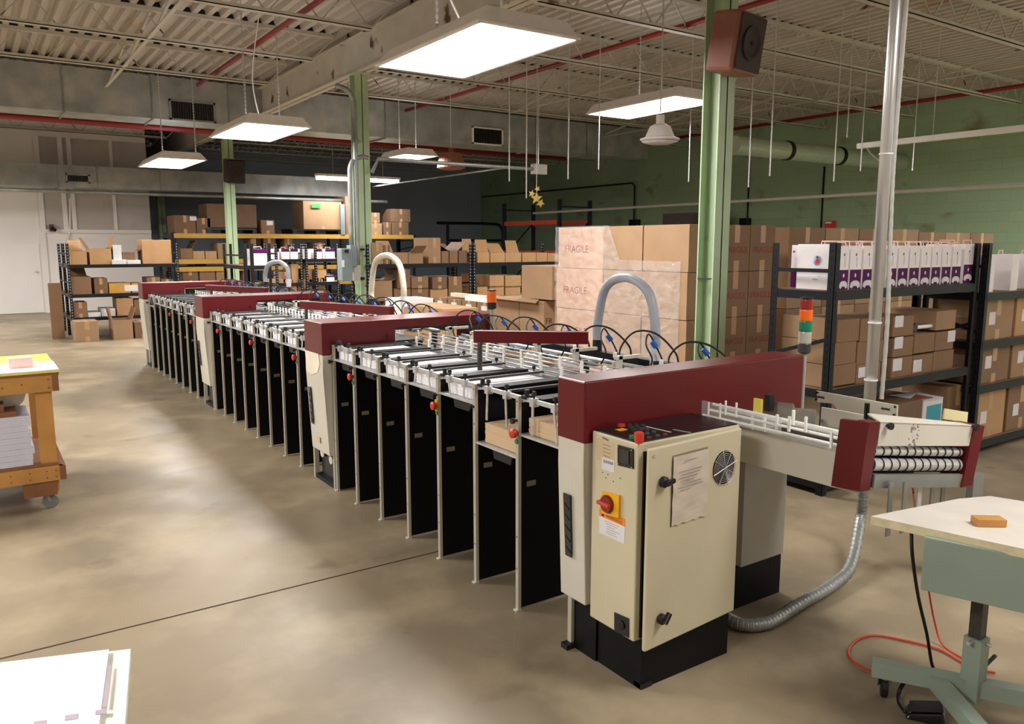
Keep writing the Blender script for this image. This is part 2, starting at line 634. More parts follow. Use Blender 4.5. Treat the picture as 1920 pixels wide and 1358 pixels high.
JY = [11.8 + 2.1 * k for k in range(-6, 8)]
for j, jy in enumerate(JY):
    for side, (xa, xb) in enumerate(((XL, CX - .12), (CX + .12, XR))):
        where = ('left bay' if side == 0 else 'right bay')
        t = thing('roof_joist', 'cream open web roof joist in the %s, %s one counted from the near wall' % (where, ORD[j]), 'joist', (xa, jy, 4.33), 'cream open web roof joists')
        g = MB()
        g.box(xa, xb, jy - .045, jy - .005, 4.70, 4.745); g.box(xa, xb, jy + .005, jy + .045, 4.70, 4.745)
        g.box(xa, xb, jy - .05, jy + .05, 4.735, 4.75)
        g.build('top_chord', m_cream_steel, t)
        MB().box(xa, xb, jy - .03, jy + .03, 4.751, 4.815).build('flute_shade_strip', m_blkrub, t)  # black strip stands in for the dark shade inside the deck flutes
        a2, b2 = (xa + .2, xb - .35) if side == 0 else (xa + .35, xb - .2)
        g = MB()
        g.box(a2, b2, jy - .055, jy + .055, 4.33, 4.34)
        g.box(a2, b2, jy - .055, jy - .045, 4.33, 4.375); g.box(a2, b2, jy + .045, jy + .055, 4.33, 4.375)
        g.build('bottom_chord', m_cream_steel, t)
        g = MB()
        n = int((b2 - a2) / 0.62)
        st = (b2 - a2) / n
        for k in range(n):
            x0 = a2 + st * k
            g.bar((x0, jy, 4.345), (x0 + st / 2, jy, 4.72), .016, .016)
            g.bar((x0 + st / 2, jy, 4.72), (x0 + st, jy, 4.345), .016, .016)
        g.bar((a2 if side == 0 else a2, jy, 4.345), (xa, jy, 4.7), .02, .02)
        g.bar((b2, jy, 4.345), (xb, jy, 4.7), .02, .02)
        g.build('web', m_cream_steel, t)

# diagonal bridging strips between the joists
for i, (xb_, y0) in enumerate([(2.2, 3.4), (2.2, 7.6), (2.2, 11.8), (2.2, 16.0), (9.5, 5.5), (9.5, 9.7), (13.5, 7.6), (13.5, 11.8), (13.5, 3.4)]):
    g = MB()
    for k in range(2):
        g.bar((xb_, y0 + 2.1 * k, 4.34), (xb_, y0 + 2.1 * (k + 1), 4.34), .05, .012)
        g.bar((xb_ + .05, y0 + 2.1 * k, 4.70), (xb_ + .05, y0 + 2.1 * (k + 1), 4.36), .03, .03)
    tag(g.build('bridging_bar', m_cream_steel), 'cream bridging bar tying roof joists, %s of those above the %s' % (ORD[i if i < 4 else i - 4], 'aisle' if i < 4 else 'right half'), 'bar', 'cream bridging bars between joists')

# red sprinkler pipes
def pipe(pts, r, m, label, cat='pipe', name='pipe', group=None, n=10):
    o = MB().tube(pts, r, n).build(name, m, smooth=True)
    return tag(o, label, cat, group)


xp = uz(600, 0, 4.45)
pipe([(xp.x, 0, 4.45), (xp.x, 15.2, 4.45)], .035, m_redpipe, 'red sprinkler pipe running above the aisle through the joists', name='sprinkler_pipe')
a = uz(907, 163, 4.45)
pipe([(a.x, 0, 4.45), (a.x, 15.6, 4.45)], .035, m_redpipe, 'red sprinkler pipe passing behind the big hanging light panel', name='sprinkler_pipe')
a = uz(1866, 188, 4.4)
pipe([(min(a.x, 15.5), 2, 4.4), (min(a.x, 15.5), 16.4, 4.4)], .04, m_redpipe, 'red sprinkler pipe high in front of the green wall', name='sprinkler_pipe')
m1 = uy(55, 219, 16.9)
pipe([(-4, 16.9, m1.z), (13.2, 16.9, m1.z)], .075, m_redpipe, 'thick red main pipe running crosswise just beneath the near air duct', name='sprinkler_pipe')

# ducts
def vent(parent, c, wdt, hgt, frame_m, yface):
    g = MB()
    for (x0, x1, z0, z1) in ((c.x - wdt / 2, c.x + wdt / 2, c.z - hgt / 2, c.z - hgt / 2 + .03), (c.x - wdt / 2, c.x + wdt / 2, c.z + hgt / 2 - .03, c.z + hgt / 2), (c.x - wdt / 2, c.x - wdt / 2 + .04, c.z - hgt / 2, c.z + hgt / 2), (c.x + wdt / 2 - .04, c.x + wdt / 2, c.z - hgt / 2, c.z + hgt / 2)):
        g.box(x0, x1, yface - .03, yface, z0, z1)
    v = g.build('vent_grille', frame_m, parent)
    MB().box(c.x - wdt / 2 + .04, c.x + wdt / 2 - .04, yface - .008, yface, c.z - hgt / 2 + .03, c.z + hgt / 2 - .03).build('vent_opening', m_black2, v)
    g = MB()
    n = int(wdt / .045)
    for k in range(1, n):
        x0 = c.x - wdt / 2 + .03 + k * (wdt - .06) / n
        g.box(x0 - .004, x0 + .004, yface - .025, yface - .008, c.z - hgt / 2 + .03, c.z + hgt / 2 - .03)
    g.build('louvre', m_darkst, v)


DY = 15.7
zb, zt = uy(287, 222, DY).z, 4.62
xe = uy(1215, 290, DY).x
t = MB().box(-4.5, xe, DY, DY + .8, zb, zt).build('air_duct', m_duct)
tag(t, 'large galvanised rectangular air duct crossing the hall above the red main pipe', 'duct')
for pxx in (122, 287, 430, 722, 1005, 1100):
    x0 = uy(pxx, 230, DY).x
    MB().box(x0 - .012, x0 + .012, DY - .025, DY + .8, zb - .03, zt).build('seam', m_galv, t)
vent(t, uy(361, 209, DY), uy(405, 209, DY).x - uy(318, 209, DY).x, .36, m_galv, DY)
vent(t, uy(914, 256, DY), uy(943, 256, DY).x - uy(885, 256, DY).x, .38, m_white, DY)
D2 = 21.2
zb2, zt2 = uy(55, 348, D2).z, uy(55, 306, D2).z
t = MB().box(-4.5, 9.0, D2, D2 + .7, zb2, zt2).build('air_duct', m_duct)
tag(t, 'far galvanised air duct in front of the white partition wall', 'duct')
for pxx in (107, 182, 300, 420):
    x0 = uy(pxx, 330, D2).x
    MB().box(x0 - .012, x0 + .012, D2 - .02, D2 + .7, zb2 - .02, zt2 + .02).build('seam', m_galv, t)
vent(t, uy(146, 335, D2), uy(170, 335, D2).x - uy(124, 335, D2).x, .2, m_duct, D2)
a, b = uy(1375, 272, 10.0), uy(1655, 300, 10.0)
t = MB().cyl((a.x, 10, a.z), (XR, 10, a.z), .17, 20).build('round_duct', M('pale_green_duct', (176, 190, 170), .4, metal=.2), smooth=False)
tag(t, 'pale round duct running into the green wall at right', 'duct')
for q in (1475, 1573):
    x0 = uy(q, 285, 10).x
    MB().cyl((x0 - .05, 10, a.z), (x0 + .05, 10, a.z), .185, 20).build('strap', m_rack, t)
pipe([(-3, 20.2, uy(55, 357, 20.2).z), (9.6, 20.2, uy(55, 357, 20.2).z)], .04, m_galv, 'long grey pipe hung crosswise below the far air duct', name='pipe')

# conduit on the green wall side and other overhead runs
pipe([(12.5, ux(1000, 400, 12.5).y, ux(1000, 400, 12.5).z), (12.5, 3.0, ux(1866, 348, 12.5).z)], .03, m_lgrey, 'long pale conduit strung in front of the green wall', 'conduit', 'conduit')
g = MB()
p1, p2, p3 = ux(890, 372, 17.12), ux(1190, 343, 17.12), ux(1193, 418, 17.12)
p1.z = p2.z
p1.y = min(p1.y, 27.3)
g.tube([p1, Vector((17.12, p2.y + .1, p2.z)), Vector((17.12, p2.y, p2.z - .1)), Vector((17.12, p2.y, 2.2))], .025)
tag(g.build('conduit', m_rack), 'dark conduit bending down the green wall behind the pallet boxes', 'conduit')
pipe([Vector((17.18, ux(1542, 312, 17.1).y, ux(1542, 312, 17.1).z)), Vector((17.18, ux(1542, 312, 17.1).y, 0))], .02, m_rack, 'dark conduit dropping straight down the green wall above the red alarm', 'conduit', 'conduit')
pipe([Vector((17.18, ux(1402, 300, 17.1).y, ux(1402, 300, 17.1).z)), Vector((17.18, ux(1402, 300, 17.1).y, 0))], .02, m_rack, 'dark conduit dropping down the green wall to a black box', 'conduit', 'conduit')
c = ux(1395, 418, 17.05)
tag(MB().box(17.0, 17.19, c.y - .12, c.y + .12, c.z - .15, c.z + .12).build('junction_box', m_rack), 'black electrical box on the green wall beside the green column', 'box')
c = ux(1188, 418, 17.05)
tag(MB().box(17.0, 17.19, c.y - .16, c.y + .16, c.z - .18, c.z + .1).build('junction_box', m_rack), 'black electrical box on the green wall at the foot of the bent conduit', 'box')
c = ux(1553, 420, 17.05)
t = MB().box(17.05, 17.19, c.y - .11, c.y + .11, c.z - .16, c.z + .07).build('fire_alarm', m_red)
tag(t, 'small red fire alarm pull box on the green wall above the cartons', 'alarm')
MB().box(17.04, 17.05, c.y - .08, c.y + .08, c.z + .01, c.z + .05).build('cover', m_white, t)

# ------------------------------------------------------------------ lamps
PW, UPL = 95, .05
def lamp(name, loc, sx, sy, power, parent, col=(1.0, 0.975, 0.955)):
    l = bpy.data.lights.new(name, 'AREA')
    l.shape = 'RECTANGLE'
    l.size, l.size_y = sx, sy
    l.energy = power * LAMP
    l.color = col
    o = bpy.data.objects.new(name, l)
    COL.objects.link(o)
    o.parent = parent
    o.location = Vector(loc) - Vector(parent.location)
    return o


def high_bay(x0, x1, y0, y1, z, label, power, chains=((.25, .5), (.75, .5)), group='white high bay light panels hung on chains'):
    t = thing('hanging_light', label, 'light', ((x0 + x1) / 2, (y0 + y1) / 2, z), group)
    i, hh = .05, .12
    g = MB()
    a = [(x0, y0, z), (x1, y0, z), (x1, y1, z), (x0, y1, z)]
    b = [(x0 + .09, y0 + i, z + hh), (x1 - .09, y0 + i, z + hh), (x1 - .09, y1 - i, z + hh), (x0 + .09, y1 - i, z + hh)]
    g.add(a + b, [(4, 5, 6, 7), (0, 1, 5, 4), (1, 2, 6, 5), (2, 3, 7, 6), (3, 0, 4, 7)])
    g.box(x0 - .01, x0 + .02, y0, y1, z - .012, z + .004); g.box(x1 - .02, x1 + .01, y0, y1, z - .012, z + .004)
    g.box(x0, x1, y0 - .01, y0 + .02, z - .012, z + .004); g.box(x0, x1, y1 - .02, y1 + .01, z - .012, z + .004)
    g.build('housing', m_lamphouse, t)
    MB().box(x0 + .02, x1 - .02, y0 + .02, y1 - .02, z - .004, z + .006).build('diffuser', m_lamp, t)
    for cx, cy in chains:
        xx, yy = x0 + (x1 - x0) * cx, y0 + (y1 - y0) * cy
        g = MB()
        g.cyl((xx, yy, z + hh), (xx, yy, 4.75), .006, 6)
        k = z + hh + .02
        while k < 4.7:
            g.box(xx - .012, xx + .012, yy - .003, yy + .003, k, k + .025)
            k += .05
        g.build('chain', m_steel, t)
    lamp('lamp', ((x0 + x1) / 2, (y0 + y1) / 2, z - .03), x1 - x0 - .05, y1 - y0 - .05, power, t)
    ul = lamp('slot_uplight', ((x0 + x1) / 2, (y0 + y1) / 2, z + hh + .03), x1 - x0 - .1, y1 - y0 - .3, power * UPL, t)
    ul.rotation_euler = (PI, 0, 0)
    return t


b = high_bay(2.98, 3.85, 4.77, 6.43, 3.15, 'largest white light panel, hanging over the nearest feeder section', PW, ((.1, .45), (.9, .55)))
g = MB()
g.tube([Vector(q) for q in ((3.4, 5.6, 3.25), (3.2, 5.8, 3.9), (3.1, 5.9, 4.7))], .008, 6, 4)
g.build('power_cord', m_white, b)
b = high_bay(2.94, 3.8, 10.2, 11.9, 3.15, 'white light panel hanging to the left of the column with the breaker box', PW, ((.15, .2), (.85, .5)))
MB().tube([Vector(q) for q in ((3.3, 10.7, 3.25), (3.25, 10.8, 3.8), (3.4, 10.9, 4.6))], .008, 6, 4).build('power_cord', m_white, b)
high_bay(2.86, 3.66, 15.1, 17.1, 3.15, 'farthest white light panel on the left, hung before the far air duct', PW, ((.15, .12), (.85, .12)))
high_bay(2.98, 3.85, -0.9, 0.75, 3.15, 'white light panel hanging behind the camera over the control cabinet end', PW * .42)
for i, yy in enumerate((0.6, 6.0, 11.5, 17.0)):
    high_bay(-2.3, -1.45, yy, yy + 1.65, 3.15, 'white light panel over the left side of the aisle, %s from the near wall' % ORD[i], PW * (.9, 2.2, 1.0, 2.2)[i])
# right hand row
P = uz(1219, 202, 3.45)
xm, ym = P.x, P.y
high_bay(xm - .4, xm + .4, ym - .85, ym + .85, 3.45, 'bright light panel to the left of the near green column, above the white dome lamp', PW * .9)
for i, (xx, yy) in enumerate(((10.2, 0.2), (10.2, -4.2), (14.6, 2.0), (14.6, -2.6))):  # unseen panels, added out of view to brighten the green wall and roof
    high_bay(xx - .42, xx + .42, yy, yy + 1.7, 3.45, 'unseen light panel added to brighten the right side of the hall, %s of four' % ORD[i], PW * (.32, .4, 2.8, 1.2)[i])
c = uz(765, 295, 3.3)
high_bay(c.x - .35, c.x + .35, c.y - .55, c.y + .55, 3.3, 'small bright light panel far off just right of the middle column', PW * 1.3)
# tube fixture seen behind the middle column
a, b = uz(592, 333, 3.3), uz(745, 341, 3.3)
t = thing('tube_light', 'long lit tube light passing behind the middle green column', 'light', ((a.x + b.x) / 2, (a.y + b.y) / 2, a.z))
MB().box(a.x, b.x, a.y - .1, a.y + .1, a.z + .04, a.z + .1).build('housing', m_lamphouse, t)
MB().cyl((a.x + .02, a.y, a.z), (b.x - .02, a.y, a.z), .05, 12).build('tube', m_lamp, t)
for q in (.2, .8):
    MB().cyl((a.x + (b.x - a.x) * q, a.y, a.z + .1), (a.x + (b.x - a.x) * q, a.y, 4.75), .008, 6).build('hanger', m_steel, t)
lamp('lamp', ((a.x + b.x) / 2, a.y, a.z - .06), b.x - a.x, .1, PW * .9, t)
# unlit strip at right
a, b = uz(1608, 279, 3.0), uz(1866, 254, 3.0)
t = thing('strip_light', 'unlit white strip light hung in front of the green wall at right', 'light', (a.x, b.y, 3.0))
MB().box(a.x - .03, a.x + .05, b.y - .6, a.y, 3.0, 3.07).build('housing', m_white, t)
for q in (.25, .6):
    yy = a.y + (b.y - a.y) * q
    MB().tube([Vector((a.x, yy, 3.07)), Vector((a.x + .03, yy + .02, 3.3)), Vector((a.x, yy, 4.7))], .006, 6).build('hanger', m_steel, t)
MB().tube([Vector((a.x, a.y - .1, 3.05)), Vector((a.x, a.y - .25, 2.88)), Vector((a.x - .05, a.y - .5, 2.85)), Vector((a.x - .02, a.y - .3, 4.2)), Vector((a.x, a.y - .3, 4.7))], .01, 6, 4).build('loose_cord', m_steel, t)
# dome lamps
c = uy(1237, 264, 6.4)
t = thing('dome_lamp', 'white bell shaped dome lamp hanging left of the near green column', 'light', (c.x, c.y, c.z))
MB().lathe([(.2, 0), (.212, .01), (.212, .02), (.16, .035), (.12, .13), (.11, .15), (.045, .18), (.045, .27)], (c.x, c.y, c.z), 28).build('shade', m_lamphouse, t, smooth=False)
MB().lathe([(.195, -.012), (.12, -.035), (.01, -.04)], (c.x, c.y, c.z), 24).build('lens', M('frosted_lens', (210, 208, 214), .3), t, smooth=True)
MB().cyl((c.x, c.y, c.z + .3), (c.x, c.y, 4.78), .008, 6).build('hanger', m_steel, t)
c = uy(846, 318, 13.5)
t = thing('dome_lamp', 'dull brown dome lamp in the shade beyond the horizontal conduit', 'light', (c.x, c.y, c.z))
MB().lathe([(.2, 0), (.27, .03), (.25, .15), (.2, .3), (.05, .32), (.05, .4)], (c.x, c.y, c.z), 24).build('shade', m_speaker, t)
MB().cyl((c.x, c.y, c.z + .4), (c.x, c.y, 4.78), .008, 6).build('hanger', m_steel, t)

# hanging threaded rods
rods = [(1065, 336), (1122, 318), (1291, 341), (1443, 330), (1563, 340), (955, 340), (987, 372), (1403, 351), (1613, 321), (1588, 258), (1710, 320)]
for i, (px_, pyb) in enumerate(rods):
    c = uy(px_, pyb, 8.4 if px_ < 1350 else 6.6)
    tag(MB().cyl(c, (c.x, c.y, 4.78), .008, 6).build('hanging_rod', m_steel), 'bare steel rod hanging from the roof %s' % (
        ['left of the one beside the dome lamp', 'just left of the dome lamp', 'close left of the near green column', 'to the right of the brown loudspeaker', 'in front of the round duct end', 'beside the duct vent with white frame', 'next to the gold star ornament', 'just right of the near green column', 'below the end of the unlit strip light', 'shortest one, above the unlit strip light', 'behind the silver power pole'][i]), 'rod', 'bare rods hanging from the roof')
# gold star ornament
c = uy(1006, 372, 8.4)
t = thing('hanging_ornament', 'gold star ornament dangling on a cord above the far racks', 'ornament', (c.x, c.y, c.z))
MB().cyl((c.x, c.y, c.z), (c.x, c.y, 4.78), .004, 6).build('cord', m_steel, t)
for k, (dx, dz, s) in enumerate([(0, .0, .08), (-.06, .06, .05), (.05, -.06, .06), (.01, .12, .04)]):
    pts = []
    for q in range(10):
        rr = s if q % 2 == 0 else s * .45
        aa = PI / 2 + q * PI / 5 + k
        pts.append(c + rt * (dx + rr * math.cos(aa)) + Vector((0, 0, dz + rr * math.sin(aa))))
    MB().plate(pts, .006).build('star', M('gold_foil', (190, 160, 80), .3, metal=.6), t)
# horizontal conduit with boxes from the middle column
a, b = uy(692, 297, 11.0), uy(1000, 321, 11.0)
t = MB().tube([Vector((CX + .1, 11.0, a.z - .2)), Vector((CX + .2, 11, a.z)), Vector((b.x, 11.0, a.z))], .03, 8).build('conduit', m_galv)
tag(t, 'horizontal grey conduit running right from the middle green column', 'conduit')
MB().box(b.x - .02, b.x + .25, 10.95, 11.05, a.z - .08, a.z + .08).build('outlet_box', m_lgrey, t)
MB().cyl((b.x + .1, 11, a.z), (b.x + .1, 11, 4.78), .01, 6).build('hanger', m_steel, t)
a, b = ux(700, 350, 9.0), ux(960, 328, 9.0)
pipe([a, Vector((9.0, b.y, a.z))], .02, m_galv, 'thin conduit slanting away behind the middle green column', 'conduit', 'conduit')

# loudspeakers on the columns
def speaker(cx, cy, zc, w_, d_, h_, label, rot, mm, md):
    t = thing('loudspeaker', label, 'speaker', (cx, cy, zc))
    R = Rz(rot) @ Matrix.Rotation(math.radians(8), 3, 'X')
    o = MB().obox((cx, cy, zc), (w_, d_, h_), R).build('cabinet', mm, t, bevel=.03)
    f = Vector((cx, cy, zc)) + R @ Vector((0, -d_ / 2 - .004, 0))
    MB().obox(f, (w_ * .9, .012, h_ * .9), R).build('grille', md, t, bevel=.01)
    ax = R @ Vector((0, -1, 0))
    MB().lathe([(w_ * .33, 0), (w_ * .33, .012), (w_ * .27, .012), (w_ * .2, .004), (.02, .0)], f + ax * .006, 24, ax).build('cone', M('speaker_cone', (50, 31, 28), .75), t)
    return t


c = uy(1380, 83, 4.1)
speaker(c.x, c.y, c.z, .36, .24, .42, 'brown vinyl loudspeaker mounted high on the near green column', math.radians(8), m_speaker, m_speakerd)
tt = MB().bar((CX + .02, 4.28, c.z), (c.x, c.y + .1, c.z), .05, .05).build('wall_bracket', m_black2)
tt['label'] = 'black bracket holding the brown loudspeaker to the near green column'; tt['category'] = 'bracket'
c = uy(437, 322, 18.0)
sp3 = speaker(c.x, c.y - .1, c.z, .4, .3, .5, 'dark loudspeaker mounted on the third green column', 0, m_speakerd, m_black2)
MB().box(CX - .05, CX + .05, c.y + .0, 18.26, c.z - .05, c.z + .05).build('mount', m_black2, sp3)

# silver service pole with flexible conduit
pc = uy(1650, 459, 2.32)
PX_, PY_ = pc.x, pc.y
t = thing('service_pole', 'tall silver service pole standing behind the delivery end', 'pole', (PX_, PY_, .25))
MB().cyl((PX_, PY_, .5), (PX_, PY_, 4.75), .030, 20).build('pole', M('polished_pipe', (216, 216, 216), .33, metal=.65), t, smooth=True)
for z in (.95, 1.25, 2.1, 3.0, 3.7):
    MB().cyl((PX_, PY_, z - .004), (PX_, PY_, z + .003), .034, 16).build('strap', m_white, t)
pts = [Vector((PX_ + .028 + .018 * math.sin(k * .9), PY_ - .035 - .01 * math.cos(k * 1.3), 4.7 - k * .385)) for k in range(11)]
g = MB()
P2 = spline(pts, 30)
g.tube(P2, lambda u: .0115 + .0007 * math.sin(u * 380), 8)
g.build('flexible_conduit', M('white_flex', (206, 204, 198), .4, metal=.3), t)
t2 = [Vector((PX_, PY_, .5)), Vector((PX_, PY_, .3)), Vector((PX_ - .03, PY_ - .01, .18)), uz(1595, 1062, .06), uz(1560, 1098, .035), uz(1500, 1133, .03), uz(1440, 1168, .03), uz(1392, 1172, .03), uz(1362, 1160, .03)]
g = MB()
P2 = spline(t2, 26)
g.tube(P2, lambda u: .027 + .0035 * math.sin(u * 520), 10)
tag(g.build('flexible_conduit', m_galv, smooth=True), 'grey corrugated conduit curving over the floor from the silver pole to the control cabinet', 'conduit')
# ------------------------------------------------------------------ gathering machine: bridge towers
FX = 1.94            # plane of the station posts
TOW = [2.26, 4.96, 8.18, 11.46]
TWS = [0.168, 0.335, 0.335, 0.335]


def bridge_tower(k, label, solid=False, vent=True, peeled=False):
    y0 = TOW[k]
    TW = TWS[k]
    y1 = y0 + TW
    t = thing('bridge_tower', label, 'machine', (2.2, y0 + TW / 2, 0), 'maroon bridge towers of the gathering line')
    zb, ztp, zs = .925, 1.14, 1.075
    xl, xr = 1.868, 3.19
    if solid:
        prof = [(xl, .9), (xr, .88), (xr, ztp), (xl, ztp)]
    else:
        prof = [(xl, zb), (2.40, zb), (2.40, zs), (3.08, zs), (3.08, .90), (xr, .90), (xr, ztp), (xl, ztp)]
    MB().prism([(x, y0, z) for x, z in prof], (0, TW, 0)).build('bridge_cover', m_maroon, t, bevel=.006)
    # cream front cowl, tapering towards the floor
    cw = MB().prism([(1.87, y0 + .004, zb), (1.868, y0 + .004, .80), (1.901, y0 + .02, .235), (2.0, y0 + .02, .235), (2.05, y0 + .004, zb)], (0, TW - .01, 0)).build('front_cowl', m_beige, t, bevel=.004)
    if vent:
        g = MB()
        vo = TW - .09
        g.plate([(1.866, y0 + vo, .68), (1.866, y0 + vo + .042, .68), (1.880, y0 + vo + .042, .42), (1.880, y0 + vo + .006, .42)], .006)
        v = g.build('vent_slot', m_black2, cw)
        for q in range(5):
            z = .44 + q * .045
            xx = 1.880 - (z - .42) * .054
            MB().bar((xx - .003, y0 + vo + .007, z), (xx - .003, y0 + vo + .037, z + .02), .005, .005).build('vent_fin', m_blkrub, v)
    g = MB()
    g.box(2.0, 2.36, y0 + .01, y1 - .03, .02, zb)
    g.build('core_housing', m_black, t)
    for yy in ((y0 + .012, y1 + .05) if k else (y1 - .02,)):
        MB().box(1.925, 1.957, yy - .012, yy + .012, 0, .93 if yy < y1 else .4).build('corner_post', m_cream_trim, t)
    if k:
        MB().box(1.93, 2.02, y0 + .01, y1 + .05, .0, .03).build('foot_rail', m_rack, t)
    MB().box(1.96 if k else 1.938, 2.0, y0 + (.02 if k else -.005), y1 - (.01 if k else .035), .0 if k == 0 else .03, .24).build('kick_plate', m_black2 if k else m_black, t)
    if k == 0:
        MB().box(1.895, 1.95, 2.385, 2.425, 0, .022).build('levelling_foot', m_blkrub, t)
    # rear leg
    if k:
        MB().box(3.09, 3.17, y0 + .02, y1 - .02, 0, .9).build('rear_leg', m_beige, t)
    if not solid:
        MB().lathe([(.012, 0), (.012, .003)], (2.33, y0 - .001, 1.02), 12, (0, -1, 0)).build('key_hole', m_black2, t)
        MB().box(2.41, 3.07, y0 + .02, y1 - .02, 1.062, 1.076).build('guard_strip', m_black2, t)
        MB().box(2.395, 2.40, y0 - .003, y0, .95, 1.04).build('scale_strip', m_label, t)
    return t


T1 = bridge_tower(0, 'nearest maroon bridge tower, directly behind the cream control cabinet', solid=True)
T2 = bridge_tower(1, 'second maroon bridge tower, with a shiny smudge on its cream cowl and an orange beacon')
T3 = bridge_tower(2, 'third maroon bridge tower, midway down the line with a black vent slot in its cowl')
T4 = bridge_tower(3, 'farthest maroon bridge tower at the back end of the line', vent=False)
# light worn patch on the second cowl, tag
m_patch = M('glossy_cream_patch', (244, 236, 214), .15, coat=.6)
y0 = TOW[1]
MB().plate([(1.8665, y0 + .325, .93), (1.8665, y0 + .07, .93), (1.866, y0 + .05, .86), (1.8655, y0 + .1, .80), (1.8655, y0 + .2, .775), (1.866, y0 + .3, .79)], .002).build('worn_patch', m_patch, T2)
MB().box(1.887, 1.8895, y0 + .16, y0 + .21, .30, .34).build('rating_plate', m_tan, T2)
g = MB()
g.lathe([(.035, 0), (.035, .006)], (1.95, y0 + .28, .20), 16, (-1, 0, 0))
g.build('roller_disc', m_beige, T2)
MB().lathe([(.03, 0), (.03, .006)], (1.95, y0 + .12, .18), 16, (-1, 0, 0)).build('roller_disc', m_beige, T2)


def pole_lamp(parent, x, y, z0, zpole, segs, r):
    """beacon on a pole: segs = [(height, material, name)]"""
    b = MB().cyl((x, y, z0), (x, y, zpole), r * .42, 12).build('lamp_pole', m_lgrey, parent)
    z = zpole
    MB().lathe([(r * .7, 0), (r, .008), (r, .045), (r * .92, .05)], (x, y, z), 20).build('lamp_base', m_darkst if len(segs) > 1 else m_blkrub, b)
    z += .05
    for h, mm, nm in segs:
        MB().lathe([(r * .97, 0), (r, .004), (r, h - .006), (r * .97, h - .002)], (x, y, z), 24).build(nm, mm, b, smooth=False)
        z += h
    MB().lathe([(r, 0), (r * .98, .008), (r * .6, .012)], (x, y, z), 20).build('lamp_cap', m_blkrub, b)
    return b


zt = uy(925, 543, 4.93)
zbp = uy(925, 572, 4.93)
pole_lamp(T2, uy(922, 590, 4.93).x, 4.93, .9, zbp.z - .03, [(zt.z - zbp.z - .03, m_orlens, 'orange_lens')], .035)
q = uy(1508, 655, 2.30)
xl_ = q.x
zz = [uy(1508, v, 2.30).z for v in (642, 620, 600, 579, 560)]
pole_lamp(T1, xl_, 2.30, .75, uy(1508, 655, 2.30).z - .02, [(zz[1] - zz[0], m_cllens, 'clear_lens'), (zz[2] - zz[1], m_grlens, 'green_lens'), (zz[3] - zz[2], m_orlens, 'orange_lens'), (zz[4] - zz[3], m_rdlens, 'red_lens')], .030)

# ------------------------------------------------------------------ gathering machine: feeder sections
JIT = random.Random(3)


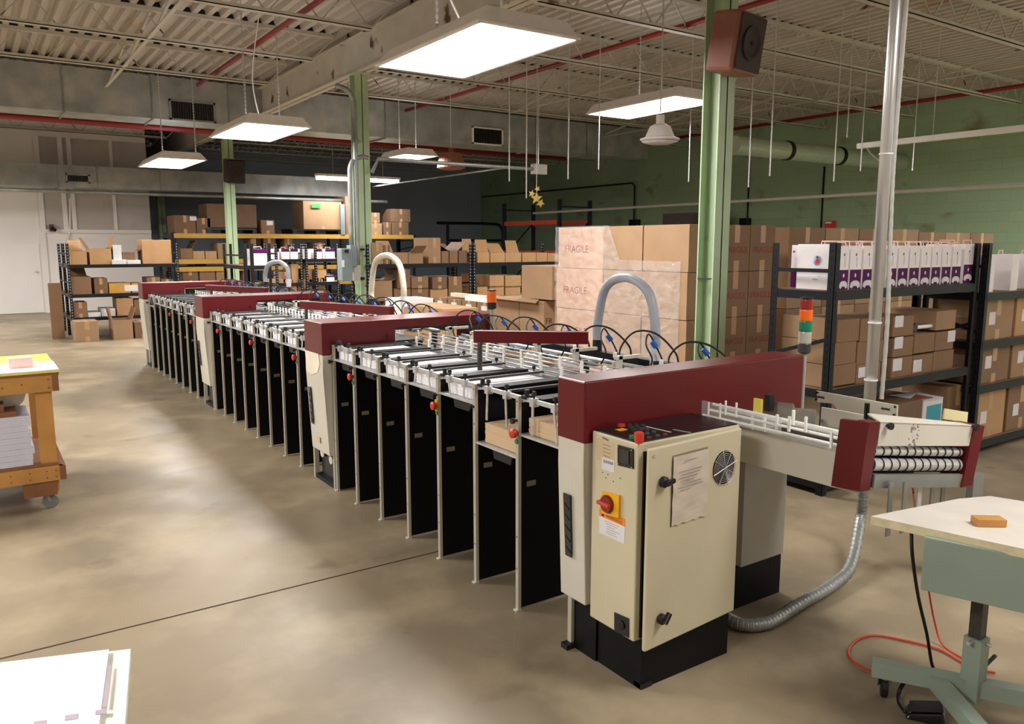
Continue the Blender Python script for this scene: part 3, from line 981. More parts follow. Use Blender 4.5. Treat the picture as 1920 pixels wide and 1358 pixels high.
def feeder_section(idx, posts, ylo, yhi, where, trays, buttons, arm=None, hose=None):
    t = thing('feeder_section', '%s section of the gathering line, black station panels with cream edge posts' % where, 'machine', (2.3, (ylo + yhi) / 2, 0), 'feeder sections of the gathering line')
    n = len(posts)
    for k, y in enumerate(posts):
        p = MB().box(FX + .008, 2.44, y - .008, y + .008, .012, .965).build('station_panel', m_black, t)
        MB().box(1.98, 2.028, y - .0105, y - .008, .578, .602).build('tag_plate', m_olive, p)
        po = MB().box(FX - .008, FX + .008, y - .0105, y + .0105, 0.0, .994).build('post', m_cream_trim, t)
        if idx == 0:
            g = MB()
            for zq in (.97, .80, .35, .2):
                g.cyl((FX - .009, y, zq), (FX - .007, y, zq), .004, 8)
            g.build('screw', m_darkst, po)
        MB().box(FX - .02, FX + .01, y - .012, y + .012, 0, .006).build('foot_pad', m_beige, po)
        if k in buttons:
            g = MB().lathe([(.012, 0), (.012, .012), (.022, .016), (.022, .03), (.012, .035)], (FX - .008, y, .83), 16, (-1, 0, 0)).build('stop_button', m_redbtn, po)
            MB().lathe([(.011, 0), (.011, .006)], (FX - .008, y, .79), 12, (-1, 0, 0)).build('start_button', m_greenbtn, po)
            if k in (2,):
                MB().box(FX - .0155, FX - .008, y - .013, y + .013, .80, .86).build('button_plate', m_yelplate, po)
        MB().lathe([(.006, 0), (.006, .015), (.013, .018), (.013, .03)], (FX - .008, y, .885), 12, (-1, 0, 0)).build('latch_knob', m_blkrub, po)
        # station between this post and the next nearer one
        lo = posts[k - 1] if k else max(ylo, y - .36)
        full = k > 0
        tz = trays[k]
        if y - lo > .12:
            tr = MB()
            tr.box(1.945, 2.44, lo + .014, y - .012, tz - .008, tz)
            tr.box(1.934, 1.948, lo + .012, y - .012, tz - .008, tz + .002)
            tr = tr.build('feed_tray', m_alu, t)
            if full:
                g = MB()
                g.prism([(1.955, lo + .07, tz - .012), (1.955, lo + .24, tz - .012), (1.955, lo + .225, tz - .06), (1.955, lo + .085, tz - .06)], (.012, 0, 0))
                g.build('tray_handle', m_blkrub, tr, bevel=.004)
        # black deck strip and side bars over the stack
        MB().box(2.0, 2.44, y - .095, y - .012, .972, .986).build('deck_strip', m_black, t)
        if full:
            MB().box(1.965, 2.44, lo + .125, lo + .142, .984, .996).build('side_bar', m_darkst, t)
        for j, (fy, tilt) in enumerate(((.30, JIT.uniform(-.25, .25)), (.72, JIT.uniform(-.3, .3)))):
            yy = lo + (y - lo) * fy
            if yy < ylo + .02:
                continue
            c = MB().box(FX - .004, FX + .026, yy - .014, yy + .014, .962, .998).build('guide_clamp', m_alu, t)
            MB().lathe([(.005, 0), (.005, .012), (.012, .016), (.009, .03), (.004, .032)], (FX + .01, yy, .998), 10).build('clamp_knob', m_blkrub, c)
            L = .07 if tz > .85 else .13
            g = MB()
            g.bar((FX + .004, yy, .965), (FX + .004, yy + math.sin(tilt) * L, .965 - L), .004, .014, (0, 1, 0))
            g.build('hanging_guide', m_steel, c)
        # black toggle latch on the rail corner
        g = MB()
        g.box(FX + .0, FX + .05, y - .05, y - .02, .985, 1.0)
        g.cyl((FX + .02, y - .035, .99), (FX + .02, y - .035, 1.025), .011, 10)
        g.build('toggle_latch', m_blkrub, t)
        MB().box(2.40, 2.46, y - .06, y - .02, .965, .985).build('bar_bracket', m_alu, t)
        MB().lathe([(.004, 0), (.004, .01), (.011, .014), (.008, .03)], (2.43, y - .16, .985), 10).build('rear_knob', m_blkrub, t)
    MB().box(FX + .009, FX + .023, ylo + .01, posts[-1] + .01, .974, .992).build('front_rail', m_alu, t)
    # bed and chain rails of the raceway
    MB().box(2.46, 2.80, ylo, yhi, .925, .945).build('raceway_bed', M('dull_bed_steel', (58, 56, 54), .6), t)
    for xr_, zr_ in ((2.475, .966), (2.505, .982), (2.535, .998), (2.565, 1.014), (2.605, 1.026), (2.67, 1.03)):
        MB().cyl((xr_, ylo, zr_), (xr_, yhi, zr_), .0042, 8).build('chain_rail', m_steel, t, smooth=True)
    yy = ylo + .05
    q = 0
    while yy < yhi - .03:
        xx = (2.49, 2.55)[q % 2] if idx == 0 else 2.51
        z0 = (.952, .985)[q % 2] if idx == 0 else .965
        MB().box(xx - .005, xx + .005, yy - .009, yy + .009, z0, z0 + .072).build('paper_pusher', m_white, t)
        yy += .09 if idx < 2 else .12
        q += 1
    # feeder heads, bar, vacuum duct, leads
    for k, y in enumerate(posts):
        if y < ylo + .1:
            continue
        h = MB()
        h.box(2.76, 2.785, y - .10, y - .075, .975, 1.075)
        h.box(2.74, 2.92, y - .10, y - .08, 1.055, 1.072)
        h.box(2.755, 2.79, y - .06, y - .05, .96, 1.04)
        h = h.build('feeder_head', m_beige, t)
        for (wx, wy, wz) in ((2.745, y - .03, .985), (2.745, y - .095, .985)):
            MB().cyl((wx, wy - .012, wz), (wx, wy + .012, wz), .019, 16).build('wheel', m_white, h)
        MB().box(2.80, 2.87, y - .17, y - .05, .975, 1.0).build('sensor_block', m_panelgrey, h)
        MB().box(2.79, 2.81, y - .15, y - .13, .985, 1.01).build('sensor', m_blkrub, h)
        # looped leads with a blue coupling
        j = JIT.uniform(-.02, .02)
        s = JIT.uniform(.85, 1.15)
        pts = [Vector((2.83, y - .06, .99)), Vector((2.84, y - .02 + j, 1.09)), Vector((2.88, y - .08, 1.09 + .09 * s)), Vector((2.95, y - .17, 1.075 + .10 * s)), Vector((3.02, y - .25 + j, 1.09)), Vector((3.03, y - .26, 1.02))]
        c = MB().tube(pts, .0055, 6, 6).build('lead', m_blkrub, h, smooth=True)
        pts = [Vector((2.86, y - .20, .99)), Vector((2.87, y - .23, 1.06)), Vector((2.9, y - .15, 1.13 * 1.0)), Vector((2.97, y - .1, 1.12 + .05 * s)), Vector((3.03, y - .12, 1.07)), Vector((3.04, y - .14, 1.02))]
        MB().tube(pts, .005, 6, 6).build('lead', m_blkrub, h, smooth=True)
        MB().cyl((2.99, y - .10, 1.135), (3.01, y - .115, 1.105), .014, 10).build('coupling', m_blue, h)
        MB().cyl((2.965, y - .20, 1.02), (2.965, y - .20, 1.05), .012, 10).build('valve', m_white, h)
    MB().cyl((2.93, ylo, .995), (2.93, yhi, .995), .013, 12).build('support_bar', m_alu, t, smooth=True)
    MB().box(3.02, 3.075, ylo + .02, yhi - .25, .985, 1.025).build('vacuum_duct', m_rack, t)
    g = MB()
    for yy in (ylo + .3, (ylo + yhi) / 2, yhi - .3):
        g.box(3.03, 3.07, yy - .02, yy + .02, .0, .985)
    g.box(3.03, 3.07, ylo + .28, yhi - .28, .1, .14)
    g.build('rear_frame', m_rack, t)
    g = MB()
    g.box(2.44, 2.80, ylo + .02, yhi - .02, .60, .925)
    g.build('drive_housing', m_black, t)
    if arm:
        pb, A, B, z0, z1 = arm
        MB().cyl((pb[0], pb[1], .96), (pb[0], pb[1], z0), .014, 10).build('arm_post', m_darkst, t)
        d_ = Vector((B[0] - A[0], B[1] - A[1], 0)).normalized()
        MB().bar((A[0], A[1], (z0 + z1) / 2), (B[0], B[1], (z0 + z1) / 2), .05, z1 - z0).build('swing_arm_cover', m_maroon, t, bevel=.005)
    if hose:
        pa, pk, pb, mm = hose
        P_ = [pa, pa + Vector((0, .0, .1)), Vector((3.045, (pa.y + pk.y) / 2 + (pa.y - pk.y) * .22, pk.z - (pk.z - pa.z) * .16)), pk, Vector((3.045, (pb.y + pk.y) / 2 + (pb.y - pk.y) * .25, pk.z - (pk.z - pb.z) * .2)), pb + Vector((0, .0, .12)), pb]
        PP = spline(P_, 24)
        hh = MB().tube(PP, lambda u: .026 + .0012 * math.sin(u * 420), 12).build('vacuum_hose', mm, t, smooth=True)
        MB().cyl(pa - Vector((0, 0, .06)), pa + Vector((0, 0, .01)), .028, 14).build('hose_collar', m_blkrub, hh)
        MB().cyl(pb - Vector((0, 0, .06)), pb + Vector((0, 0, .03)), .029, 14).build('hose_collar', m_label, hh)
    return t


HX = 3.045
P1 = [2.80 + .3625 * k for k in range(6)] + [4.945]
tr1 = [.827, .716] + [.901] * 5
h1 = (ux(1120, 640, HX), ux(1176, 521, HX), ux(1228, 664, HX), m_hose_g)
pa, pbs = uz(888.75, 640, 1.118), uz(1103, 643, 1.118)
F1 = feeder_section(0, P1, TOW[0] + TWS[0] + .005, TOW[1] - .005, 'nearest', tr1, (0, 2, 5),
                    ((2.27, 3.65), (pa.x, pa.y), (pbs.x, pbs.y), 1.112, 1.18), h1)
P2_ = [5.655 + .36 * k for k in range(7)] + [8.165]
h2 = (ux(697, 562, HX), ux(727, 479, HX), ux(757, 562, HX), m_hose_c)
pa, pbs = uz(566, 578, 1.118), uz(736, 590, 1.118)
pp = uz(575, 610, .98)
F2 = feeder_section(1, P2_, TOW[1] + .34, TOW[2] - .005, 'middle', [.901] * 8, (0, 3, 6),
                    ((pp.x, pp.y), (pa.x, pa.y), (pbs.x, pbs.y), 1.112, 1.18), h2)
P3_ = [8.92 + .362 * k for k in range(8)]
h3 = (ux(498, 530, HX), ux(522, 491, HX), ux(541, 528, HX), m_hose_g)
pa, pbs = uz(388, 544, 1.118), uz(500, 550, 1.118)
F3 = feeder_section(2, P3_, TOW[2] + .34, TOW[3] - .005, 'farthest', [.901, .901, .87] + [.901] * 4 + [.85], (0, 3), ((pa.x + .05, pa.y), (pa.x, pa.y), (pbs.x, pbs.y), 1.112, 1.18), h3)

# paper stacks resting on the feed trays
def paper_stack(x0, x1, y0, y1, z0, z1, m, label, group):
    g = MB()
    n = max(3, int((z1 - z0) / .008))
    r_ = random.Random(int(y0 * 1000))
    zz_ = z0
    for i in range(n):
        d1, d2 = r_.uniform(-.0015, .0015), r_.uniform(-.0015, .0015)
        h_ = (z1 - z0) / n
        g.box(x0 + d1, x1 + d1, y0 + d2, y1 + d2, zz_, zz_ + h_ * .96)
        zz_ += h_
    tag(g.build('paper_stack', m), label, 'paper', group)


def stacks(posts, trays, where, skip=()):
    c = 0
    for k, y in enumerate(posts):
        lo = posts[k - 1] if k else y - .36
        if k in skip or k == 0:
            continue
        paper_stack(1.972, 2.40, lo + .016, lo + .305, trays[k] + .002, .968, m_paper,
                    'white sheet stack on a tray of the %s section, %s from its near end' % (where, ORD[c]), 'white paper stacks on the feed trays')
        c += 1


stacks(P1, tr1, 'nearest', skip=(1,))
stacks(P2_, [.901] * 8, 'middle')
stacks(P3_, [.901, .901, .87] + [.901] * 5, 'farthest', skip=(2,))
paper_stack(1.965, 2.38, 2.815, 3.115, .719, .812, m_tan, 'tan board stack in the lowest feed tray, second station from the control cabinet', 'tan board stacks')
paper_stack(1.965, 2.38, 2.46, 2.755, .830, .902, m_tan, 'tan board stack in the station right behind the nearest maroon tower', 'tan board stacks')
paper_stack(2.05, 2.34, 5.31, 5.42, .93, .975, m_paper, 'small white sheet stack just behind the second maroon tower', 'white paper stacks on the feed trays')

# ------------------------------------------------------------------ control cabinet
t = thing('control_cabinet', 'cream electrical control cabinet with a door ajar, at the near end of the gathering line', 'cabinet', (2.17, 2.12, 0))
CA = t
CX0, CX1, CY0, CY1, CZ0, CZ1 = 1.90, 2.44, 2.0, 2.25, .205, .952
body = MB().box(CX0, CX1, CY0, CY1, CZ0, CZ1).build('body', m_cream, t, bevel=.005)
MB().box(1.945, 2.425, 2.005, 2.25, .0, CZ0).build('plinth', m_black, t)
MB().box(1.945, 2.0, 2.0, 2.04, 0, .02).build('foot', m_blkrub, t)
# door gap liner and door (hinged at the right, open by a few centimetres)
MB().box(1.925, 1.945, 1.992, 2.001, CZ0 + .01, CZ1 - .03).build('door_seal', m_black2, body)
A_, B_ = Vector((1.912, 1.952, 0)), Vector((2.445, 1.994, 0))
dd = (B_ - A_).normalized()
nn = Vector((dd.y, -dd.x, 0))
door = MB().prism([A_ + Z_ * .182, B_ + Z_ * .182, B_ + Z_ * .941, A_ + Z_ * .941], -nn * .018).build('door', m_cream, t, bevel=.006)


def dpt(u, z, off=0.0):
    """point on the outer face of the door: u metres from its free edge"""
    return A_ + dd * u + Z_ * z + nn * off


for px_, py_, rot_ in ((1238, 902, .2), (1234, 1158, .9)):
    c = uy(px_, py_, 1.965)
    u = (c - A_).dot(dd)
    k = MB().lathe([(.012, 0), (.02, .004), (.02, .018), (.012, .024)], dpt(u, c.z), 18, nn).build('door_lock', m_blkrub, door)
    dv = dd * math.cos(rot_) + Z_ * math.sin(rot_)
    MB().bar(dpt(u, c.z, .03) - dv * .012, dpt(u, c.z, .03) + dv * .032, .016, .018, nn).build('lock_wing', m_black2, k, bevel=.003)
c = uy(1357, 877, 1.985)
u = (c - A_).dot(dd)
fan = MB().lathe([(.067, 0), (.067, .002)], dpt(u, c.z), 32, nn).build('fan_opening', m_black2, door)
g = MB()
for r_ in (.016, .024, .032, .040, .048, .056, .065):
    pts = [dpt(u, c.z, .007) + dd * (r_ * math.cos(a_ * PI / 16)) + Z_ * (r_ * math.sin(a_ * PI / 16)) for a_ in range(33)]
    g.tube(pts, .0009, 5)
for a_ in range(4):
    v = dd * math.cos(a_ * PI / 4 + .25) + Z_ * math.sin(a_ * PI / 4 + .25)
    g.cyl(dpt(u, c.z, .009) - v * .073, dpt(u, c.z, .009) + v * .073, .0014, 6)
g.build('fan_guard', m_steel, door)
g = MB()
g.lathe([(.022, 0), (.02, .003)], dpt(u, c.z, .002), 16, nn)
g.build('fan_hub', m_darkst, door)
# taped notice in a clear sleeve, slightly rumpled
nz0, nz1 = uy(1258, 986, 1.965).z, uy(1258, 856, 1.965).z
u0 = (uy(1258, 900, 1.965) - A_).dot(dd)
u1 = (uy(1325, 900, 1.975) - A_).dot(dd)
MB().prism([dpt(u0 - .001, nz0 - .003), dpt(u1 + .002, nz0 + .004), dpt(u1 + .002, nz1 + .004), dpt(u0 - .001, nz1 + .003)], nn * .001).build('notice_backing', M('grubby_sleeve', (150, 136, 112), .5), door)
vs, fs = [], []
NU, NV = 10, 14
for j in range(NV + 1):
    for i in range(NU + 1):
        uu, vv = i / NU, j / NV
        bow = .0055 + .003 * math.sin(uu * 7 + vv * 3) * math.sin(vv * 9) ** 2 + (.004 if i == NU else 0)
        zz_ = nz0 + (nz1 - nz0) * (vv * .99) + (.004 * math.sin(uu * 25) if j == 0 else 0)
        vs.append(dpt(u0 + (u1 - u0) * uu, zz_, bow))
for j in range(NV):
    for i in range(NU):
        a_ = j * (NU + 1) + i
        fs.append((a_, a_ + 1, a_ + NU + 2, a_ + NU + 1))
nt_ = MB().add(vs, fs).build('notice_sheet', M('aged_notice_paper', (214, 200, 184), .4, noise=(14, .05)), door)
nt_['label'] = 'creased printed notice in a clear sleeve'
g = MB()
for r_, (a_, b_) in enumerate([(.30, .62), (.15, .8), (.2, .75), (.15, .7), (.2, .6), (.25, .8), (.15, .85), (.2, .5)]):
    zc_ = nz1 - (nz1 - nz0) * (.10 if r_ == 0 else .2 + .045 * r_)
    g.plate([dpt(u0 + (u1 - u0) * a_, zc_, .0095), dpt(u0 + (u1 - u0) * b_, zc_, .0095), dpt(u0 + (u1 - u0) * b_, zc_ + .002, .0095), dpt(u0 + (u1 - u0) * a_, zc_ + .002, .0095)], .0003)
g.build('print', m_greyink, nt_)
MB().lathe([(.008, 0), (.006, .003)], dpt(.02, .915), 10, nn).build('key_slot', m_lgrey, door)


# things on the aisle side of the cabinet (plane X = CX0)
def cpt(px_, py_, off=0.0):
    p = ux(px_, py_, CX0)
    return Vector((CX0 - off, p.y, p.z))


def cplate(corners, name, mat, off, th, parent):
    return MB().prism([cpt(a_, b_, off) for a_, b_ in corners], (-th, 0, 0)).build(name, mat, parent)


cplate([(1119, 820), (1152, 831), (1152, 873), (1119, 862)], 'name_plate', M('aged_name_plate', (206, 186, 148), .5), 0, .0006, body)
g = MB()
for i in range(5):
    a_, b_ = cpt(1131, 833 + i * 7, .0009), cpt(1145, 838 + i * 7, .0009)
    g.plate([a_, b_, b_ + Z_ * .002, a_ + Z_ * .002], .0003)
a_ = cpt(1135, 822, .0009)
for i in range(6):
    g.box(a_.x - .0003, a_.x, a_.y + .012 - i * .006, a_.y + .0155 - i * .006, a_.z - .004 - i * .0006, a_.z + .003 - i * .0006)
g.build('print', M('brown_print', (120, 104, 76), .8), body)
bc = cplate([(1129, 857), (1152, 864), (1152, 887), (1129, 879)], 'barcode_label', m_label, .0007, .0006, body)
g = MB()
for i in range(15):
    w_ = (.0006, .0012, .0018)[(i * 7) % 3]
    p = cpt(1132 + i * 1.25, 861.5 + i * .36, .0016)
    g.box(p.x - .0003, p.x, p.y - w_ / 2, p.y + w_ / 2, p.z - .012, p.z)
g.build('barcode', m_ink, bc)
wn = cplate([(1160, 834), (1189, 842), (1189, 879), (1160, 872)], 'meter_window', m_black2, 0, .006, body)
cplate([(1165, 841), (1182, 846), (1182, 871), (1165, 866)], 'meter_glass', m_screen, .0065, .002, wn)
g = MB()
for a_ in ((1161.5, 836.5), (1187, 844), (1161.5, 869.5), (1187, 876.5)):
    p = cpt(*a_)
    g.cyl((CX0 - .006, p.y, p.z), (CX0 - .009, p.y, p.z), .0022, 8)
g.build('screw', m_steel, wn)
sw = cplate([(1133, 921), (1165, 929), (1164, 971), (1133, 962)], 'switch_plate', m_yelplate, 0, .012, body)
p = cpt(1144, 944)
kn = MB().lathe([(.034, 0), (.034, .008), (.03, .013)], (CX0 - .012, p.y, p.z), 28, (-1, 0, 0)).build('rotary_switch', M('dark_red_plastic', (126, 26, 16), .3), sw)
MB().bar((CX0 - .032, p.y + .034, p.z + .004), (CX0 - .032, p.y - .032, p.z + .001), .016, .014, (0, 0, 1)).build('switch_handle', m_redbtn, kn, bevel=.003)
wl = cplate([(1124, 952), (1172, 974), (1172, 988), (1124, 967)], 'warning_header', m_oran, .0006, .0006, body)
p = cpt(1152, 974.5, .0015)
MB().text('WARNING', .0185, p, (0, -1, .0), (0, 0, 1)).build('warning_text', m_ink, wl)
p = cpt(1131, 964, .0015)
MB().prism([p + Vector((0, .009, -.008)), p + Vector((0, -.009, -.008)), p + Vector((0, 0, .008))], (-.0005, 0, 0)).build('warning_triangle', m_ink, wl)
wb = cplate([(1124, 967), (1172, 988), (1171, 1020), (1124, 999)], 'warning_text_sheet', m_label, .0006, .0006, body)
g = MB()
for i, (s, e) in enumerate([(.2, .75), (.25, .7), (.3, .6), (.28, .8), (.3, .65), (.25, .7)]):
    yA, yB = cpt(1124 + 48 * s, 990).y, cpt(1124 + 48 * e, 990).y
    zc_ = cpt(1148, 983 + i * 4.2).z
    g.box(CX0 - .0016, CX0 - .0012, yA, yB, zc_, zc_ + .0016)
g.build('print', m_greyink, wb)
so = cplate([(1153, 1148), (1180, 1160), (1180, 1196), (1153, 1183)], 'socket_plate', m_black2, 0, .004, body)
p = cpt(1167, 1172)
MB().lathe([(.016, 0), (.017, .004), (.011, .006)], (CX0 - .004, p.y, p.z), 20, (-1, 0, 0)).build('socket', m_blkrub, so)
g = MB()
for a_ in ((1130, 886), (1140, 890), (1150, 903), (1136, 896), (1163, 897)):
    p = cpt(*a_)
    g.cyl((CX0, p.y, p.z), (CX0 - .001, p.y, p.z), .0025, 8)
g.build('drill_hole', m_darkst, body)
# operator panel on top
pn = MB().box(CX0 + .008, CX1 - .008, CY0 + .008, CY1 - .005, CZ1, CZ1 + .005).build('operator_panel', m_black2, body)


def top(px_, py_, dz=0.0):
    p = uz(px_, py_, CZ1 + .005)
    return Vector((p.x, p.y, p.z + dz))


MB().lathe([(.014, 0), (.014, .006), (.017, .008), (.018, .036), (.013, .04)], top(1198, 831), 20).build('stop_button', m_redbtn, pn)
MB().lathe([(.012, 0), (.015, .004), (.014, .012)], top(1165, 801), 16).build('reset_button', m_redbtn, pn)
MB().box(top(1165, 806).x - .02, top(1165, 806).x + .02, top(1165, 806).y - .015, top(1165, 806).y + .015, CZ1 + .005, CZ1 + .006).build('button_plate', m_yelplate, pn)
MB().lathe([(.011, 0), (.011, .01), (.008, .012)], top(1185, 822), 14).build('start_button', m_greenbtn, pn)
for i, (a_, b_) in enumerate([(1217, 822), (1233, 818), (1247, 816), (1214, 814), (1206, 806), (1226, 811)]):
    MB().lathe([(.008, 0), (.008, .005), (.006, .006)], top(a_, b_), 12).build('panel_key', (M('dull_red_key', (120, 50, 50), .5), M('dull_green_key', (50, 90, 80), .5))[i % 2], pn)
for i in range(9):
    q = top(1181 + (i % 3) * 12 + (i // 3) * 4, 801 + (i // 3) * 4)
    MB().lathe([(.009, 0), (.009, .008), (.004, .012)], q, 10).build('panel_knob', m_darkst, pn)
a_, b_ = top(1210, 800, .001), top(1258, 811, .001)
MB().bar(a_, b_, .006, .001).build('print_line', m_label, pn)
a_, b_ = top(1262, 806, .001), top(1295, 812, .001)
MB().bar(a_, b_, .012, .001).build('print_patch', m_greyink, pn)
# ------------------------------------------------------------------ delivery conveyor at the near end
SX = 2.62
t = thing('delivery_conveyor', 'worn steel delivery conveyor with maroon end blocks sticking out past the nearest bridge tower', 'conveyor', (2.85, 2.0, .6))
MB().box(SX, SX + .012, 1.60, 2.26, .745, .885).build('side_plate', m_beige, t)
MB().box(SX - .006, SX + .03, 1.60, 2.26, .885, .896).build('side_rail', m_steel, t)
MB().box(SX + .02, SX + .50, 1.62, 2.26, .80, .82).build('bed', m_darkst, t)
MB().box(SX + .05, SX + .45, 1.64, 2.24, .74, .80).build('under_tray', m_black, t)
for dx, dz in ((.01, .925), (.04, .945), (.07, .965), (.11, .945), (.16, .93), (.21, .925)):
    MB().cyl((2.628 + dx * .8, 1.66, dz - .02), (2.50 + dx, 2.255, dz + .012), .006, 8).build('guide_rod', m_white, t)
MB().box(2.505, 2.508, 1.86, 2.262, .93, 1.0).build('clear_guard', m_clear, t)
for i, (a, b) in enumerate([(1328, 778), (1350, 781), (1360, 776), (1380, 780), (1410, 803), (1433, 807), (1456, 803), (1479, 807), (1487, 795), (1510, 808), (1558, 838)]):
    p = ux(a, b, 2.53 if i < 4 else 2.60)
    w_ = .006 if i < 4 else .009
    MB().box(p.x - w_ / 2, p.x + w_ / 2, p.y - w_ / 2, p.y + w_ / 2, p.z - .005, p.z + .055).build('paper_pusher', m_white, t)
p = ux(1420, 757, 2.66)
MB().box(p.x, p.x + .01, p.y - .02, p.y + .02, p.z - .05, p.z + .02).build('stop_plate', m_yelsheet, t)
MB().box(p.x + .02, p.x + .05, p.y - .045, p.y - .02, p.z - .03, p.z + .04).build('stop_block', m_blkrub, t)
# grimy clear cover, rear plates
pl = [ux(1437, 752, 2.74), ux(1487, 757, 2.74), ux(1490, 765, 2.74), ux(1530, 768, 2.74), ux(1528, 800, 2.74), ux(1430, 782, 2.74)]
MB().plate(pl, .003).build('smeared_cover', M('smeared_plastic', (150, 146, 136), .3, noise=(9, .4), alpha=.85), t)
m_scuff = two_tone(M('scuffed_cream', (214, 208, 190), .5, noise=(5, .08)), (120, 112, 96), 9, .62, .70)
pl = [ux(1532, 733, 3.12), ux(1683, 760, 3.12), ux(1682, 784, 3.12), ux(1576, 776, 3.12), ux(1564, 757, 3.12), ux(1534, 754, 3.12)]
bp = MB().plate(pl, .01).build('rear_side_plate', m_scuff, t)
g = MB()
for a, b in ((1533, 736), (1531, 749), (1679, 763), (1677, 778)):
    c = ux(a, b, 3.112)
    g.cyl(c, c - Vector((.006, 0, 0)), .005, 8)
g.build('bolt', m_black2, bp)
g = MB()
for a, b in ((1539, 745), (1660, 767)):
    c = ux(a, b, 3.112)
    g.box(c.x - .002, c.x, c.y - .018, c.y + .018, c.z - .004, c.z + .004)
g.build('slot', m_darkst, bp)
bi = MB().box(2.99, 3.0, 1.60, 2.02, .86, .955).build('inner_side_plate', m_scuff, t)
g = MB()
g.box(2.9, 2.985, 1.62, 2.1, .845, .86)
g.build('guide_strip', m_alu, t)
# slanted end unit
Lp, Rp = Vector((2.668, 1.555, 0)), Vector((3.165, 1.468, 0))
zL, zR = 1.018, .957
ed = (Rp - Lp).normalized()
en = Vector((ed.y, -ed.x, 0))
ang = math.atan2(zR - zL, (Rp - Lp).length)


def ept(s, h, off=0.0):
    """end unit frame: s 0..1 across, h metres below the sloping top edge"""
    b = Lp.lerp(Rp, s)
    tiltx = -h * .075
    return Vector((b.x + tiltx * ed.x, b.y + tiltx * ed.y, zL + (zR - zL) * s - h)) + en * off


MB().prism([ept(-.012, 0), ept(.985, 0), ept(.985, .082), ept(-.012, .09)], -en * .012).build('end_panel', m_beige, t, bevel=.002)
MB().prism([ept(-.012, 0), ept(.985, 0), ept(.985, .0, -.055), ept(-.012, -.02, -.06)], Vector((0, 0, -.006))).build('end_panel_top', m_beige, t)
g = MB()
r2 = random.Random(5)
for k in range(26):
    s = .36 + r2.uniform(-.045, .045)
    h = r2.uniform(.0, .088)
    g.obox(ept(s - h * .3, h, .001), (r2.uniform(.002, .008), .001, r2.uniform(.003, .012)), Rz(math.atan2(ed.y, ed.x)))
sc_ = g.build('scuff_mark', m_greyink, t)
for s, h in ((.055, .012), (.975, .004)):
    MB().lathe([(.006, 0), (.006, .01), (.013, .012), (.013, .022)], ept(s, h), 12, en).build('panel_knob', m_blkrub, t)
for h, r_, nm in ((.112, .017, 'upper_roller'), (.162, .024, 'lower_roller')):
    a, b = ept(0.0, h, -.025), ept(.93, h, -.025)
    ro = MB().cyl(a, b, r_, 20).build(nm, m_steel, t, smooth=False)
    g = MB()
    for k in range(11):
        c = a.lerp(b, .08 + k * .088)
        g.cyl(c, c + (b - a).normalized() * .005, r_ + .0022, 20)
    g.build('belt', m_blkrub, ro)
    MB().cyl(a - (b - a).normalized() * .02, a, r_ * .55, 12).build('axle', m_blkrub, ro)
    MB().cyl(b, b + (b - a).normalized() * .03, r_ * .6, 12).build('axle', m_blkrub, ro)
MB().prism([ept(0, .195), ept(.95, .195), ept(.93, .245), ept(0, .245)], -en * .02).build('lower_bar', m_galv, t)
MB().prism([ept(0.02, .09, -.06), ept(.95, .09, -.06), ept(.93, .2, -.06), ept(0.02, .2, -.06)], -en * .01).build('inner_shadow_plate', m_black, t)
# maroon blocks
A0, dA = Vector((2.60, 1.562, 1.022)), Vector((-.010, .014, -.256))
C0, B0 = Vector((2.60, 1.676, 1.014)), ept(-.03, 0, .004)
B0.z = 1.020
MB().prism([C0, A0, A0 + dA, C0 + dA], Vector((.022, 0, 0))).build('maroon_end_block', m_maroon, t)
MB().prism([A0, B0, B0 + dA, A0 + dA], Vector((.01, .05, 0))).build('maroon_end_face', m_maroon, t)
MB().prism([ept(.985, -.0, .006), ept(1.10, .0, .006), ept(1.05, .235, .006), ept(.93, .245, .006)], -en * .10).build('maroon_end_block', m_maroon, t)
MB().plate([uy(1771, 766, 1.60), uy(1814, 773, 1.60), uy(1812, 792, 1.60), uy(1768, 786, 1.60)], .006).build('yellow_plate', M('pale_yellow_plate', (232, 222, 170), .5), t)
# crank handle
c = uy(1627, 785, 1.72)
k = MB().bar(c + Vector((-.005, 0, 0)), c + Vector((.06, -.01, -.004)), .018, .016).build('crank_arm', m_blkrub, t)
MB().cyl(c + Vector((0, 0, -.04)), c + Vector((0, 0, .0)), .008, 10).build('crank_stem', m_blkrub, k)
MB().cyl(c + Vector((-.01, 0, .0)), c + Vector((-.01, 0, .062)), .010, 12).build('crank_grip', m_black2, k)
# hanging metal tines under the end
for i, (px_, a, b, mm) in enumerate([(1672, 905, 955, m_galv), (1699, 903, 950, m_galv), (1726, 901, 948, m_alu), (1751, 897, 944, m_galv), (1771, 893, 940, m_galv)]):
    c0, c1 = uy(px_, a, 1.53), uy(px_, b, 1.53)
    MB().box(c0.x - .014, c0.x + .014, 1.528, 1.534, c1.z - .1, c0.z).build('tine', mm, t)
# pedestal carrying the conveyor
pd = MB().box(2.78, 3.08, 2.24, 2.42, .20, .80).build('pedestal', m_lgrey, t)
MB().box(2.76, 3.08, 2.25, 2.42, 0, .20).build('pedestal_plinth', m_black, t)
tp = uy(1830, 900, 1.75)
tag(MB().box(uy(1826, 900, 1.75).x, uy(1845, 900, 1.75).x, 1.75, 1.78, .0, uy(1830, 893, 1.75).z).build('metal_post', m_galv), 'flat grey metal post standing between the white table and the black shelving', 'post')

